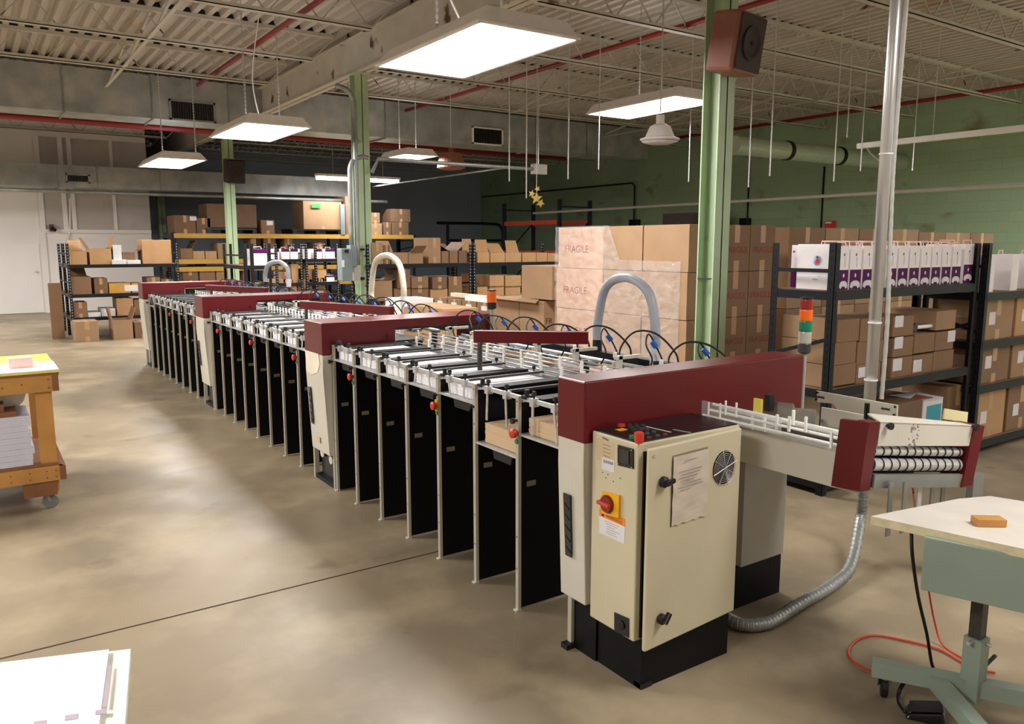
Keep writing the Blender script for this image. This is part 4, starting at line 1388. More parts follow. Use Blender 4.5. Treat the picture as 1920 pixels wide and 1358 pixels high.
# ------------------------------------------------------------------ work table at right
TZ = .72
c0, c1 = uz(1633, 968, TZ), uz(1790, 938, TZ)
e1 = (c1 - c0)
c2 = uz(1866, 1018, TZ)
t = thing('work_table', 'white topped work table with a grey green base on casters', 'table', (c0.x + .3, c0.y - .3, 0))
fr = (c2 - c0).normalized()
c3 = c0 + fr * .62
c4 = c1 + Vector((.15, -.1, 0)) + fr * .45
pts = [c0, c3, c4 + Vector((.1, -.1, 0)), c1 + Vector((.16, -.05, 0)), c1 + Vector((.03, .0, 0))]
base = [Vector((p.x, p.y, TZ - .030)) for p in pts]
MB().prism(base, (0, 0, .028)).build('table_core', m_laminedge, t)
MB().prism([Vector((p.x, p.y, TZ - .002)) for p in pts], (0, 0, .002)).build('table_top', m_laminate, t)
ap0, ap1 = uz(1733, 1010, TZ - .03), uz(1866, 1036, TZ - .03)
za = uy(1733, 1103, ap0.y).z
ad = (ap1 - ap0).normalized()
an = Vector((ad.y, -ad.x, 0))
ap2 = ap0 + ad * .5
A1 = [Vector((ap0.x, ap0.y, TZ - .024)), Vector((ap2.x, ap2.y, TZ - .024)), Vector((ap2.x, ap2.y, za)), Vector((ap0.x, ap0.y, za))]
MB().prism(A1, -an * .2).build('apron', m_tgreen, t, bevel=.004)
# base frame
cas = uz(1657, 1310, .0)
f0, f1 = uz(1634, 1262, .10), uz(1775, 1290, .10)
fd = Vector((f1.x - f0.x, f1.y - f0.y, 0)).normalized()
f2 = f0 + fd * .62
MB().bar((f0.x, f0.y, .125), (f2.x, f2.y, .125), .05, .055).build('base_rail', m_tgreen, t)
q0, q1 = uz(1757, 1290, .1), uz(1800, 1358, .07)
qd = Vector((q1.x - q0.x, q1.y - q0.y, 0)).normalized()
q2 = q0 + qd * .45
MB().bar((q0.x, q0.y, .120), (q2.x, q2.y, .120), .05, .05).build('base_rail', m_tgreen, t)
lg = uz(1822, 1300, .10)
lx, ly = lg.x, lg.y
MB().box(lx - .03, lx + .03, ly - .03, ly + .03, .08, uy(1830, 1195, ly).z).build('leg_sleeve', m_tgreen, t)
MB().box(lx - .02, lx + .02, ly - .02, ly + .02, .3, TZ - .03).build('leg', M('dark_inner_leg', (60, 56, 50), .5), t)
g = MB()
for z in (.50, .54):
    g.cyl((lx, ly - .03, z), (lx, ly - .06, z), .016, 10)
g.build('clamp_bolt', m_darkst, t)
zc_ = uy(1830, 1220, ly - .03).z
MB().cyl((lx + .01, ly - .03, zc_), (lx + .01, ly - .045, zc_), .007, 8).build('set_screw', m_steel, t)
MB().cyl((lx - .03, ly - .0, zc_ + .01), (lx - .06, ly, zc_ + .01), .007, 8).build('set_screw', m_steel, t)
def caster(parent, x, y, r, ztop, rot=0.0, wheel_m=None):
    R = Rz(rot)
    f = MB()
    f.obox((x, y, ztop - .004), (.06, .05, .006), R)
    f.cyl((x, y, ztop - .02), (x, y, ztop), .016, 12)
    for s in (-1, 1):
        a = Vector((x, y, 0)) + R @ Vector((.0, s * .017, 0))
        bq = Vector((x, y, 0)) + R @ Vector((.02, s * .017, 0))
        f.bar((a.x, a.y, ztop - .012), (bq.x, bq.y, r), .004, .022, (1, 0, 0))
    o = f.build('caster_fork', m_galv, parent)
    w0 = Vector((x, y, r)) + R @ Vector((.02, 0, 0))
    ax = R @ Y_
    wl_ = MB().lathe([(r * .9, -.012), (r, -.009), (r, .009), (r * .9, .012)], w0, 24, ax).build('wheel', wheel_m or m_blkrub, o)
    return o


caster(t, cas.x + .0, cas.y + .0, .043, .098, .6)
p2c = f2 - fd * .05
caster(t, p2c.x, p2c.y, .043, .098, .3)
p2c = q2 - qd * .04
caster(t, p2c.x, p2c.y, .043, .095, 1.2)
# block on the table
a, b = uz(1826, 984, TZ), uz(1880, 985, TZ)
ctr = Vector(((a.x + b.x) / 2, (a.y + b.y) / 2, TZ + .0135))
ax_ = (b - a).normalized()
R = Matrix((ax_, Z_.cross(ax_), Z_)).transposed()
tag(MB().obox(ctr, ((b - a).length, .05, .025), R).build('wood_block', m_wood, bevel=.002), 'small film wrapped wooden block lying on the white table', 'block')
# cables and foot pedal
def floor_cable(pts, r, m, label, nm='cable'):
    o = MB().tube(pts, r, 8, 8).build(nm, m, smooth=True)
    return tag(o, label, 'cable')


a = uz(1709, 1000, TZ - .04)
dn = ux(1722, 1130, a.x - .01)
e_ = uz(1748, 1248, .06)
floor_cable([a, uz(1711, 1045, .6), uz(1722, 1120, .4), uz(1738, 1190, .2), e_, uz(1760, 1262, .01)], .006, m_blkrub, 'black cable hanging from the white table down to the floor', 'power_cable')
floor_cable([uz(1866, 1230, .16), uz(1830, 1262, .14), uz(1790, 1270, .135), uz(1740, 1262, .135), uz(1705, 1272, .1), uz(1688, 1292, .04), uz(1685, 1316, .012), uz(1697, 1335, .03)], .007, m_blkrub, 'black pedal cable looping over the green table base', 'power_cable')
floor_cable([uz(1866, 1262, .008), uz(1818, 1250, .008), uz(1760, 1218, .008), uz(1690, 1200, .008), uz(1640, 1192, .008), uz(1608, 1200, .008), uz(1590, 1222, .008), uz(1603, 1243, .008), uz(1636, 1258, .008)], .005, m_cable_o, 'orange extension cord looping on the floor by the white table', 'extension_cord')
floor_cable([uz(1741, 1105, .3), uz(1752, 1165, .1), uz(1768, 1210, .01), uz(1812, 1238, .008)], .004, m_cable_o, 'thin red cable dropping behind the grey green apron', 'cable')
floor_cable([uy(1707, 893, 1.53), uz(1712, 918, .35), uz(1716, 950, .3), uz(1722, 985, .2)], .006, M('dark_red_cord', (120, 40, 30), .5), 'short red cord hanging below the delivery rollers', 'cord')
p0 = uz(1735, 1345, .0)
R = Rz(math.radians(-60))
t = thing('foot_pedal', 'black foot pedal on the floor under the white table', 'pedal', (p0.x, p0.y, 0))
g = MB()
hx, hy = .065, .045
lo_ = [(-hx, -hy, 0), (hx, -hy, 0), (hx, hy, 0), (-hx, hy, 0)]
hi_ = [(-hx * .8, -hy * .8, .02), (hx * .8, -hy * .8, .045), (hx * .8, hy * .8, .045), (-hx * .8, hy * .8, .02)]
vs = [Vector((p0.x, p0.y, 0)) + R @ Vector(v) for v in lo_ + hi_]
g.add(vs, [(3, 2, 1, 0), (4, 5, 6, 7), (0, 1, 5, 4), (1, 2, 6, 5), (2, 3, 7, 6), (3, 0, 4, 7)])
g.build('pedal_body', m_black2, t, bevel=.006)
vs = [Vector((p0.x, p0.y, .004)) + R @ Vector(v) for v in hi_]
MB().prism(vs, (0, 0, .008)).build('treadle', m_blkrub, t, bevel=.003)

# ------------------------------------------------------------------ sheets at the lower left
PZ = .70
t = thing('packing_table', 'white board table at the lower left corner holding printed sheets', 'table', (-.15, 1.75, 0))
a, b, c = uz(245, 1217, PZ), uz(55, 1240, PZ), uz(234, 1358, PZ)
e1 = (b - a).normalized(); e2 = (c - a).normalized()
Q = [a, a + e1 * .7, a + e1 * .7 + e2 * .75, a + e2 * .75]
MB().prism([Vector((p.x, p.y, PZ - .025)) for p in Q], (0, 0, .025)).build('board', M('white_board', (238, 236, 226), .7), t)
for i, (s, u_) in enumerate(((.06, .06), (.64, .06), (.64, .69), (.06, .69))):
    p = a + e1 * s + e2 * u_
    MB().box(p.x - .025, p.x + .025, p.y - .025, p.y + .025, 0, PZ - .025).build('leg', m_wood2, t)
S0 = uz(200, 1218, PZ + .012)
Q = [S0, S0 + e1 * .6, S0 + e1 * .6 + e2 * .60, S0 + e2 * .60]
sh = MB()
for k in range(3):
    off = Vector((.002 * k, -.002 * k, .0))
    sh.prism([Vector((p.x, p.y, PZ + .001 + .004 * k)) + off for p in Q], (0, 0, .0035))
s_ = tag(sh.build('paper_sheets', m_paper), 'large white printed sheets lying on the board table at lower left', 'paper')
z_ = PZ + .0135
m_mark = M('grey_violet_ink', (178, 164, 176), .8)
for (qx, qy, w_) in ((76, 1352, .014), (135, 1340, .015), (190, 1331, .013)):
    p = uz(qx, qy, z_)
    MB().prism([p + e1 * w_ * .8, p - e1 * w_ * .8, p - e1 * w_ * .8 + e2 * w_ * 1.3, p + e1 * w_ * .8 + e2 * w_ * 1.3], (0, 0, .0003)).build('printed_mark', m_mark, s_)
g = MB()
p, q = uz(206, 1247, z_), uz(196, 1325, z_)
g.prism([p + e1 * .003, p - e1 * .003, q - e1 * .004, q + e1 * .004], (0, 0, .0003))
g.build('printed_stripe', m_mark, s_)

# ------------------------------------------------------------------ wooden cart at the left
cx1, cyn, cyf = .40, 5.56, 6.46
t = thing('wooden_cart', 'wooden cart on casters at the left edge, with a yellow and white top', 'cart', (0, 6.0, 0))
cx0 = -.75
m_w = m_wood
MB().box(cx0, cx1, cyn, cyf, .855, .872).build('top_board', m_wood2, t)
for yy in (cyn + .02, cyf - .02):
    MB().box(cx0, cx1 - .02, yy - .018, yy + .018, .755, .855).build('top_rail', m_w, t)
    MB().box(cx0, cx1 - .02, yy - .018, yy + .018, .19, .28).build('lower_rail', m_w, t)
MB().box(cx1 - .04, cx1 - .005, cyn, cyf, .755, .855).build('top_rail', m_wood2, t)
MB().box(cx1 - .04, cx1 - .005, cyn, cyf, .19, .28).build('lower_rail', m_wood2, t)
for yy in (cyn + .055, cyf - .06):
    for xx in (cx1 - .09, cx0 + .09):
        MB().box(xx - .045, xx + .045, yy - .02, yy + .02, .05 + .06, .80).build('upright', m_w, t)
MB().box(cx0, cx1 - .04, cyn + .02, cyf - .02, .28, .30).build('lower_shelf', m_wood2, t)
g = MB()
for xx in (cx1 - .06, cx1 - .11, cx1 - .2, cx1 - .3):
    for zz_ in (.215, .255):
        g.cyl((xx, cyn + .003, zz_), (xx, cyn - .002, zz_), .005, 8)
for xx, zz_ in ((cx1 - .06, .83), (cx1 - .06, .78), (cx1 - .2, .81), (cx1 - .3, .80)):
    g.cyl((xx, cyn + .003, zz_), (xx, cyn - .002, zz_), .006, 8)
g.build('nail', m_wood2, t)
MB().box(cx1 - .24, cx1 - .06, cyn + .02, cyn + .14, .095, .19).build('caster_block', m_wood2, t)
MB().box(cx1 - .20, cx1 - .02, cyf - .14, cyf - .02, .095, .19).build('caster_block', m_wood2, t)
caster(t, cx1 - .12, cyn + .07, .045, .1, .1, M('grey_wheel', (120, 120, 110), .5))
caster(t, cx1 - .06, cyf - .08, .045, .1, .1)
caster(t, cx0 + .1, cyn + .07, .045, .1, .1)
caster(t, cx0 + .1, cyf - .08, .045, .1, .1)
a, b, c, d = (cx0, cyn - .01, .872), (cx1 + .0, cyn - .01, .872), (cx1 + .0, cyf, .872), (cx0, cyf, .872)
tp = MB().prism([a, b, c, d], (0, 0, .012)).build('yellow_sheet_pile', m_yelsheet)
tag(tp, 'yellow poster sheets covering the top of the wooden cart', 'paper')
sh = MB().box(cx0, cx1 + .001, cyn - .012, cyn + .40, .8845, .892).build('white_sheet_pile', m_paper)
tag(sh, 'white sheets laid over the front of the yellow posters on the cart', 'paper')
p = uz(60, 690, .892)
tag(MB().box(p.x - .12, p.x + .01, p.y + .02, p.y + .1, .8925, .955).build('paper_box', m_pink), 'small pink box standing on the white sheets on the cart', 'box')
r_ = random.Random(11)
z_ = .302
for k in range(8):
    h_ = .035 if k < 7 else .06
    dx = r_.uniform(-.015, .015)
    nl = 5
    g = MB()
    for q in range(nl):
        g.box(cx0 + .12, cx1 - .175 + dx, cyn + .03, cyn + .42, z_ + q * h_ / nl, z_ + (q + .93) * h_ / nl)
    tag(g.build('paper_ream', M('bluish_paper', (216, 216, 232), .75)), 'bundle of white sheets on the cart lower shelf, %s from the bottom' % ORD[k], 'paper', 'sheet bundles on the wooden cart')
    z_ += h_ + .001
tag(MB().box(cx0 + .2, cx1 - .24, cyn + .04, cyn + .25, z_, z_ + .03).build('wood_plank', m_wood2), 'brown plank lying on the sheet bundles in the cart', 'plank')
tag(MB().box(cx0 + .3, cx1 - .30, cyn + .06, cyn + .2, z_ + .031, z_ + .075).build('wood_block', m_wood2), 'dark wooden block on the plank inside the cart', 'block')
tag(MB().box(cx0 + .3, cx1 - .36, cyn + .07, cyn + .19, z_ + .076, z_ + .15).build('wood_block', m_wood), 'pale wooden block topmost inside the cart', 'block')
r_ = random.Random(2)
vs, fs = [], []
cc = Vector((cx1 - .30, cyn + .3, z_ + .115))
ico = []
import bmesh as _bm
bmh = _bm.new()
_bm.ops.create_icosphere(bmh, subdivisions=3, radius=1)
vs = [cc + Vector((v.co.x * .13, v.co.y * .1, v.co.z * .12)) * (1 + .15 * math.sin(v.co.x * 9 + v.co.z * 7) * math.cos(v.co.y * 8)) for v in bmh.verts]
fs = [tuple(v.index for v in f.verts) for f in bmh.faces]
bmh.free()
tag(MB().add(vs, fs).build('plastic_bag', M('cloudy_plastic', (220, 216, 214), .25, alpha=.7, bump=.5), smooth=True), 'clear crumpled plastic bag inside the wooden cart', 'bag')
# ------------------------------------------------------------------ racks
def rack(label, x0, x1, y0, y1, ztop, shelves, name='shelving_rack', beam=m_rack, upm=m_rack, up=.045, bh=.06, board=True, group='black boltless shelving racks', slots=False, brace=True, mids=()):
    t = thing(name, label, 'rack', ((x0 + x1) / 2, (y0 + y1) / 2, 0), group)
    for xx in [x0, x1 - up] + list(mids):
        for yy in (y0, y1 - up):
            g = MB()
            g.box(xx, xx + up, yy, yy + .004, 0, ztop) if yy == y0 else g.box(xx, xx + up, yy + up - .004, yy + up, 0, ztop)
            g.box(xx, xx + .004, yy, yy + up, 0, ztop) if xx != x1 - up else g.box(xx + up - .004, xx + up, yy, yy + up, 0, ztop)
            g.build('upright', slots or upm, t)
    for z in shelves:
        g = MB()
        g.box(x0 + up * .5, x1 - up * .5, y0 - .002, y0 + .012, z - bh, z)
        g.build('beam', beam, t)
        g = MB()
        g.box(x0 + up * .5, x1 - up * .5, y1 - .012, y1 + .002, z - bh, z)
        g.build('beam', beam, t)
        MB().box(x0 + .002, x0 + .014, y0 + .01, y1 - .01, z - bh, z - .004).build('side_beam', upm, t)
        MB().box(x1 - .014, x1 - .002, y0 + .01, y1 - .01, z - bh, z - .004).build('side_beam', upm, t)
        if board:
            MB().box(x0 + .015, x1 - .015, y0 + .012, y1 - .012, z - .016, z).build('shelf_board', m_board, t)
    if brace:
        for xx in (x0, x1 - .012):
            MB().box(xx + .002, xx + .010, y0 + .01, y1 - .01, ztop - .19, ztop - .165).build('end_brace', upm, t)
            if len(shelves) > 1:
                a, b = shelves[-2], shelves[-1] - .06
                MB().bar((xx + .006, y0 + .02, b - .25), (xx + .006, y1 - .03, a + .2), .006, .025).build('end_brace', upm, t)
    return t


# ------------------------------------------------------------------ cartons
def carton(x0, x1, y0, y1, z0, z1, m, label, group=None, tape='y', openf=None, lab=None, text=None, txm=None, name='cardboard_box', textx=None):
    """closed or open carton; faces look to -Y ('y') or -X ('x')"""
    if not openf:
        o = MB().box(x0, x1, y0, y1, z0, z1).build(name, m, bevel=.004)
    else:
        g = MB()
        th = .006
        g.box(x0, x1, y0, y0 + th, z0, z1); g.box(x0, x1, y1 - th, y1, z0, z1)
        g.box(x0, x0 + th, y0 + th, y1 - th, z0, z1); g.box(x1 - th, x1, y0 + th, y1 - th, z0, z1)
        g.box(x0 + th, x1 - th, y0 + th, y1 - th, z0, z0 + .01)
        o = g.build(name, m)
        fl_ = min((y1 - y0) * .45, .22)
        g = MB()
        for side, ang in openf:
            a = math.radians(ang)
            if side == 'l':
                g.plate([(x0, y0 + .01, z1), (x0, y1 - .01, z1), (x0 - fl_ * math.cos(a), y1 - .01, z1 + fl_ * math.sin(a)), (x0 - fl_ * math.cos(a), y0 + .01, z1 + fl_ * math.sin(a))], .005)
            if side == 'r':
                g.plate([(x1, y0 + .01, z1), (x1, y1 - .01, z1), (x1 + fl_ * math.cos(a), y1 - .01, z1 + fl_ * math.sin(a)), (x1 + fl_ * math.cos(a), y0 + .01, z1 + fl_ * math.sin(a))], .005)
            if side == 'b':
                g.plate([(x0 + .01, y1, z1), (x1 - .01, y1, z1), (x1 - .03, y1 + fl_ * math.cos(a), z1 + fl_ * math.sin(a)), (x0 + .03, y1 + fl_ * math.cos(a), z1 + fl_ * math.sin(a))], .005)
            if side == 'f':
                g.plate([(x0 + .01, y0, z1), (x1 - .01, y0, z1), (x1 - .03, y0 - fl_ * math.cos(a), z1 + fl_ * math.sin(a)), (x0 + .03, y0 - fl_ * math.cos(a), z1 + fl_ * math.sin(a))], .005)
        g.build('flap', m, o)
    tag(o, label, 'box', group)
    w_, h_ = x1 - x0, z1 - z0
    if tape == 'y' and not openf:
        xm = (x0 + x1) / 2
        tw = min(.035, w_ * .12)
        g = MB()
        g.box(xm - tw, xm + tw, y0 - .0012, y0, z1 - min(.16, h_ * .4), z1)
        g.box(xm - tw, xm + tw, y0 - .0012, y1, z1, z1 + .0012)
        g.build('tape', m_tape, o)
        MB().box(xm - tw, xm + tw, y0 - .0012, y0, z0, z0 + min(.1, h_ * .25)).build('tape', m_tape, o)
    if tape == 'x':
        ym = (y0 + y1) / 2
        g = MB()
        g.box(x0 - .0012, x0, ym - .03, ym + .03, z1 - .1, z1)
        g.box(x0 - .0012, x1, ym - .03, ym + .03, z1, z1 + .0012)
        g.build('tape', m_tape, o)
    if lab:
        lx0, lx1, lz0, lz1 = lab
        MB().box(x0 + lx0, x0 + lx1, y0 - .0015, y0, z0 + lz0, z0 + lz1).build('shipping_label', m_label, o)
    if text:
        s, size, face, off = text
        if face == 'y':
            MB().text(s, size, ((x0 + x1) / 2 + off, y0 - .001, z0 + h_ * .46), (1, 0, 0), (0, 0, 1)).build('lettering', txm or m_redink, o)
        else:
            MB().text(s, size, (x0 - .001, (y0 + y1) / 2 + off, z0 + h_ * .46), (0, -1, 0), (0, 0, 1)).build('lettering', txm or m_redink, o)
    return o


KR = [m_kraft, m_kraft3, m_kraft2, m_kraft4]
HOW = ['kraft', 'golden kraft', 'brown', 'dull brown']


def shelf_row(Y, dep, z0, where, items, group):
    """items: (px0, px1, pytop, material index, opts) measured on the plane Y; boxes stand at z0 (or opts['z'] pixel of the bottom)"""
    for i, it in enumerate(items):
        a, b, yt, mi = it[:4]
        op = dict(it[4]) if len(it) > 4 else {}
        yy = Y + op.pop('dy', .05)
        dp = op.pop('dep', dep)
        base = op.pop('zb', None)
        pa, pb = uy(a, yt, yy), uy(b, yt, yy)
        zz0 = z0 if base is None else uy((a + b) / 2, base, yy).z
        z1 = (pa.z + pb.z) / 2
        lab = op.pop('label', None)
        kind = op.pop('kind', None)
        if kind == 'white':
            m = m_bin
        elif kind == 'sheet':
            m = m_label
        elif kind == 'amber':
            m = m_amber
        elif kind == 'purple':
            m = m_purple
        elif kind == 'dark':
            m = m_rack
        else:
            m = KR[mi]
        txt = lab or ('%s box %s, %s from left' % (('open ' if op.get('openf') else '') + HOW[mi], where, ORD[i]))
        carton(pa.x, pb.x, yy, yy + dp, zz0, z1, m, txt, group, name=op.pop('name', 'cardboard_box'), tape=op.pop('tape', 'y'), openf=op.get('openf'), lab=op.get('lab'), text=op.get('text'), txm=op.get('txm'))


# left pierced rack
RY = 15.81
r1b = uy(322, 490, RY).x
rack('black pierced rack farthest left, its near end showing rows of light slots', 1.40, r1b + .12, RY, RY + .75, 1.67, [.37, .78, 1.30], slots=m_pierced)
rack('black rack standing back to back behind the farthest left rack', 1.40, r1b + .12, RY + .83, RY + 1.6, 1.67, [.37, .78, 1.30], slots=m_pierced)
tag(MB().box(1.10, 1.30, RY + .2, RY + .24, 0, .98).build('cardboard_sheet', m_kraft2), 'tall cardboard sheet leaning beside the farthest left rack', 'sheet')
gl = 'boxes on the left pierced rack'
shelf_row(RY, .5, 1.30, 'on the top shelf of the left pierced rack', [
    (131, 162, 471, 1, {'openf': [('b', 60)]}), (167, 208, 466, 1, {'openf': [('l', 60), ('r', 75)]}), (211, 227, 460, 0, {'kind': 'white', 'label': 'white plastic bin on the top shelf of the left pierced rack', 'name': 'plastic_bin', 'tape': None}),
    (229, 253, 473, 3, {'openf': [('l', 20), ('r', 20)]}), (265, 320, 450, 1)], gl)
shelf_row(RY - .02, .2, 1.30, '', [(209.5, 237, 487, 0, {'kind': 'sheet', 'label': 'pile of grey printed sheets left of the small printed pile on the top shelf', 'name': 'sheet_pile', 'tape': None, 'dy': .0}), (238.5, 263.5, 488, 0, {'kind': 'sheet', 'label': 'pile of printed sheets beside the large kraft box on the top shelf', 'name': 'sheet_pile', 'tape': None, 'dy': .0})], 'sheet piles')
shelf_row(RY, .5, .78, 'on the second shelf of the left pierced rack', [
    (134, 170, 519, 2, {'openf': [('b', 50)]}), (176, 201, 522, 3), (204, 244, 531, 0, {'kind': 'amber', 'label': 'yellow plastic wrapped parcel on the second shelf of the left pierced rack', 'name': 'parcel', 'lab': (.25, .5, .03, .14)}), (247, 272, 531, 1, {'kind': 'amber', 'label': 'half hidden yellow wrapped parcel behind the farthest red cover', 'name': 'parcel'}), (275, 300, 520, 2), (302, 325, 524, 3)], gl)
shelf_row(RY, .5, .37, 'on the third shelf of the left pierced rack', [
    (137, 163, 567, 2), (165, 189, 586, 0, {'kind': 'sheet', 'label': 'low pile of white sheets left of the taller white pile on the third shelf', 'name': 'sheet_pile', 'tape': None}), (190, 216, 579, 0, {'kind': 'sheet', 'label': 'taller white sheet pile beside a kraft box on the third shelf', 'name': 'sheet_pile', 'tape': None}), (218, 249, 559, 1), (251, 278, 562, 2)], gl)
shelf_row(RY - .58, .5, 0.0, 'on the floor before the left pierced rack', [(140, 184, 603, 0), (211, 248, 600, 0, {'openf': [('l', 80), ('r', 70)]}), (252, 285, 604, 3)], 'boxes on the floor at the left rack')

# yellow beam pallet rack at the back
YY = 20.0
xa = uy(322, 440, YY).x
xs = [uy(q, 440, YY).x for q in (485, 642, 778)]
yb = uy(400, 438, YY).z
rack('yellow beam pallet rack at the back behind the farthest column', xa, xs[2], YY, YY + 1.0, yb + .02, [.72, 1.12, 1.30, yb], name='pallet_rack', beam=m_yellow, upm=m_rack, up=.09, bh=.11, group=None, mids=(xs[0] - .05, xs[1] - .05))
tag(MB().box(xs[1] - .04, xs[1] + .08, YY - .02, YY + .04, yb, uy(642, 383, YY).z).build('rack_upright', m_panelgrey), 'blue grey upright sticking above the yellow rack beam by the large labelled box', 'post')
for (a, b, nm) in ((386, 482, 'dark'), (548, 642, 'wide')):
    pa, pb = uy(a, 437, YY), uy(b, 437, YY)
    g = MB()
    g.box(pa.x, pb.x, YY + .02, YY + .9, yb + .09, yb + .13)
    for q in (0.02, .47, .92):
        xx = pa.x + (pb.x - pa.x) * q
        g.box(xx, xx + .1, YY + .02, YY + .9, yb, yb + .09)
    tag(g.build('pallet', m_black2), 'black plastic pallet on the yellow rack under the %s' % ('brown bulk box' if nm == 'dark' else 'large box with a green sticker'), 'pallet')
gy = 'boxes on top of the yellow rack'
shelf_row(YY, .8, yb, 'on top of the yellow rack', [
    (326, 366, 404, 3, {'lab': (.35, .5, .3, .4), 'label': 'dull box with a small label at the left end of the yellow rack top'}), (368, 394, 409, 3, {'label': 'narrower dull box between the left end box and bulk box on the yellow rack'}),
    (387, 480, 383, 3, {'zb': 427.0, 'label': 'brown bulk box on a black pallet behind the third green column'}), (489, 514, 413, 2, {'lab': (.15, .3, .22, .32), 'label': 'small box with a white label just right of the first yellow rack upright'}),
    (568, 640, 378, 0, {'zb': 431.5, 'label': 'large kraft bulk box with a green sticker on the yellow rack'}), (647, 661, 368, 2, {'label': 'tall narrow box just left of the middle column on the yellow rack'}),
    (692, 716, 419, 0, {'label': 'lower taped box right of the middle column on the yellow rack'}), (719, 733, 417, 3, {'label': 'narrow dark box in the pair of dull boxes on the yellow rack'}), (735, 766, 417, 3, {'label': 'dull box at the right end of the yellow rack top'})], gy)
pa, pb = uy(692, 399, YY + .2), uy(709, 399, YY + .2)
carton(pa.x, pb.x, YY + .1, YY + .6, uy(700, 418.4, YY + .1).z, pa.z, m_kraft2, 'smaller brown box stacked on the taped box right of the middle column', gy)
pa, pb = uy(731, 392, YY + .2), uy(766, 392, YY + .2)
carton(pa.x, pb.x, YY + .1, YY + .7, uy(750, 416.4, YY + .1).z, pa.z, m_kraft4, 'dull box stacked topmost at the right end of the yellow rack', gy)
c = uy(593, 386, YY + .01)
gs = MB().box(c.x - .12, c.x + .12, YY + .005, YY + .012, c.z - .05, c.z + .05).build('green_sticker', M('green_sticker', (70, 220, 90), .5))
tag(gs, 'bright green sticker on the large kraft bulk box', 'sticker')
gy2 = 'boxes on the lower yellow rack shelf'
shelf_row(YY, .7, 1.30, 'on the middle shelf of the yellow rack', [(338, 361, 466, 2, {'openf': [('l', 60), ('r', 60)]}), (362, 383, 471, 1), (385, 406, 471, 1), (408, 432, 456, 0), (470, 486, 448, 0), (494, 515, 444, 3), (533, 548, 446, 2), (590, 610, 455, 2)], gy2)
shelf_row(YY, .7, .72, 'under the lower yellow beam', [(342, 371, 506, 3), (374, 403, 508, 2, {'openf': [('l', 50), ('b', 70)]}), (405, 431, 503, 0), (455, 470, 500, 2), (545, 560, 495, 1)], gy2)

# narrow rack with gift bags and the rack row behind it
BY = 12.3
x0, x1 = uy(456, 457, BY).x, uy(507, 457, BY).x
rack('narrow black rack holding a large purple topped bag', x0, x1, BY, BY + 1.2, 1.66, [.78, 1.33], mids=(uy(469, 457, BY).x,))
CY_ = 15.0
x0, x1, x2 = uy(515, 457, CY_).x, uy(566, 457, CY_).x, uy(634, 457, CY_).x
rack('black rack behind the grey hose arch, left of a pair', x0, x1, CY_, CY_ + .7, 1.66, [.5, .92, 1.37], slots=m_pierced)
rack('black rack just left of the breaker box column, right of a pair', x1 + .06, x2, CY_, CY_ + .7, 1.66, [.5, .92, 1.37], slots=m_pierced, mids=(uy(589, 457, CY_).x,))


def gift(x0, x1, y0, y1, z0, z1, label, group, purple='top', face='y'):
    o = MB().box(x0, x1, y0, y1, z0, z1).build('gift_box', m_bag)
    tag(o, label, 'box', group)
    h = z1 - z0
    if purple == 'top':
        MB().box(x0 - .001, x1 + .001, y0 - .0012, y0, z1 - h * .27, z1).build('purple_band', m_purple, o)
    xm = (x0 + x1) / 2
    g = MB()
    ym = y0 + (y1 - y0) * .4
    g.tube([(x0 + (x1 - x0) * .2, ym, z1), (x0 + (x1 - x0) * .25, ym, z1 + .03), (x1 - (x1 - x0) * .25, ym, z1 + .035), (x1 - (x1 - x0) * .2, ym, z1)], .005, 6)
    g.build('handle', m_pink, o)
    return o


gb = 'white and purple gift boxes on the far racks'
zt_ = uy(487, 467, BY).z
gift(uy(474, 480, BY).x, uy(501, 480, BY).x, BY + .02, BY + .3, 1.332, zt_, 'white gift box with a purple top on the narrow black rack', gb)
for i, (a, b, q) in enumerate([(517, 524, 'top'), (528, 543, 'top'), (545, 559, 'top'), (568, 583, None), (592, 604, 'top'), (606, 609.5, None), (611, 628, 'top')]):
    gift(uy(a, 470, CY_).x, uy(b, 470, CY_).x, CY_ + .02, CY_ + .35, 1.372, uy(a, 467, CY_).z, 'gift box %s on the far rack row, %s from the left' % ('with purple top' if q else 'all in white', ORD[i]), gb, q)
gq = 'boxes on the racks left of the middle column'
shelf_row(CY_, .5, .92, 'on second shelf left of the middle column', [(528, 543, 510, 2), (546, 559, 495, 1), (569, 585, 505, 2), (592, 612, 506, 1)], gq)
shelf_row(CY_, .5, .5, 'on third shelf left of the middle column', [(517, 540, 524, 0), (545, 556, 524, 1), (558, 585, 524, 2), (590, 609, 521, 2)], gq)

gift(uy(611, 520, CY_).x, uy(629, 520, CY_).x, CY_ + .05, CY_ + .4, .922, uy(620, 517, CY_).z, 'white gift carton with a purple top on the second shelf beside the breaker box', gb)
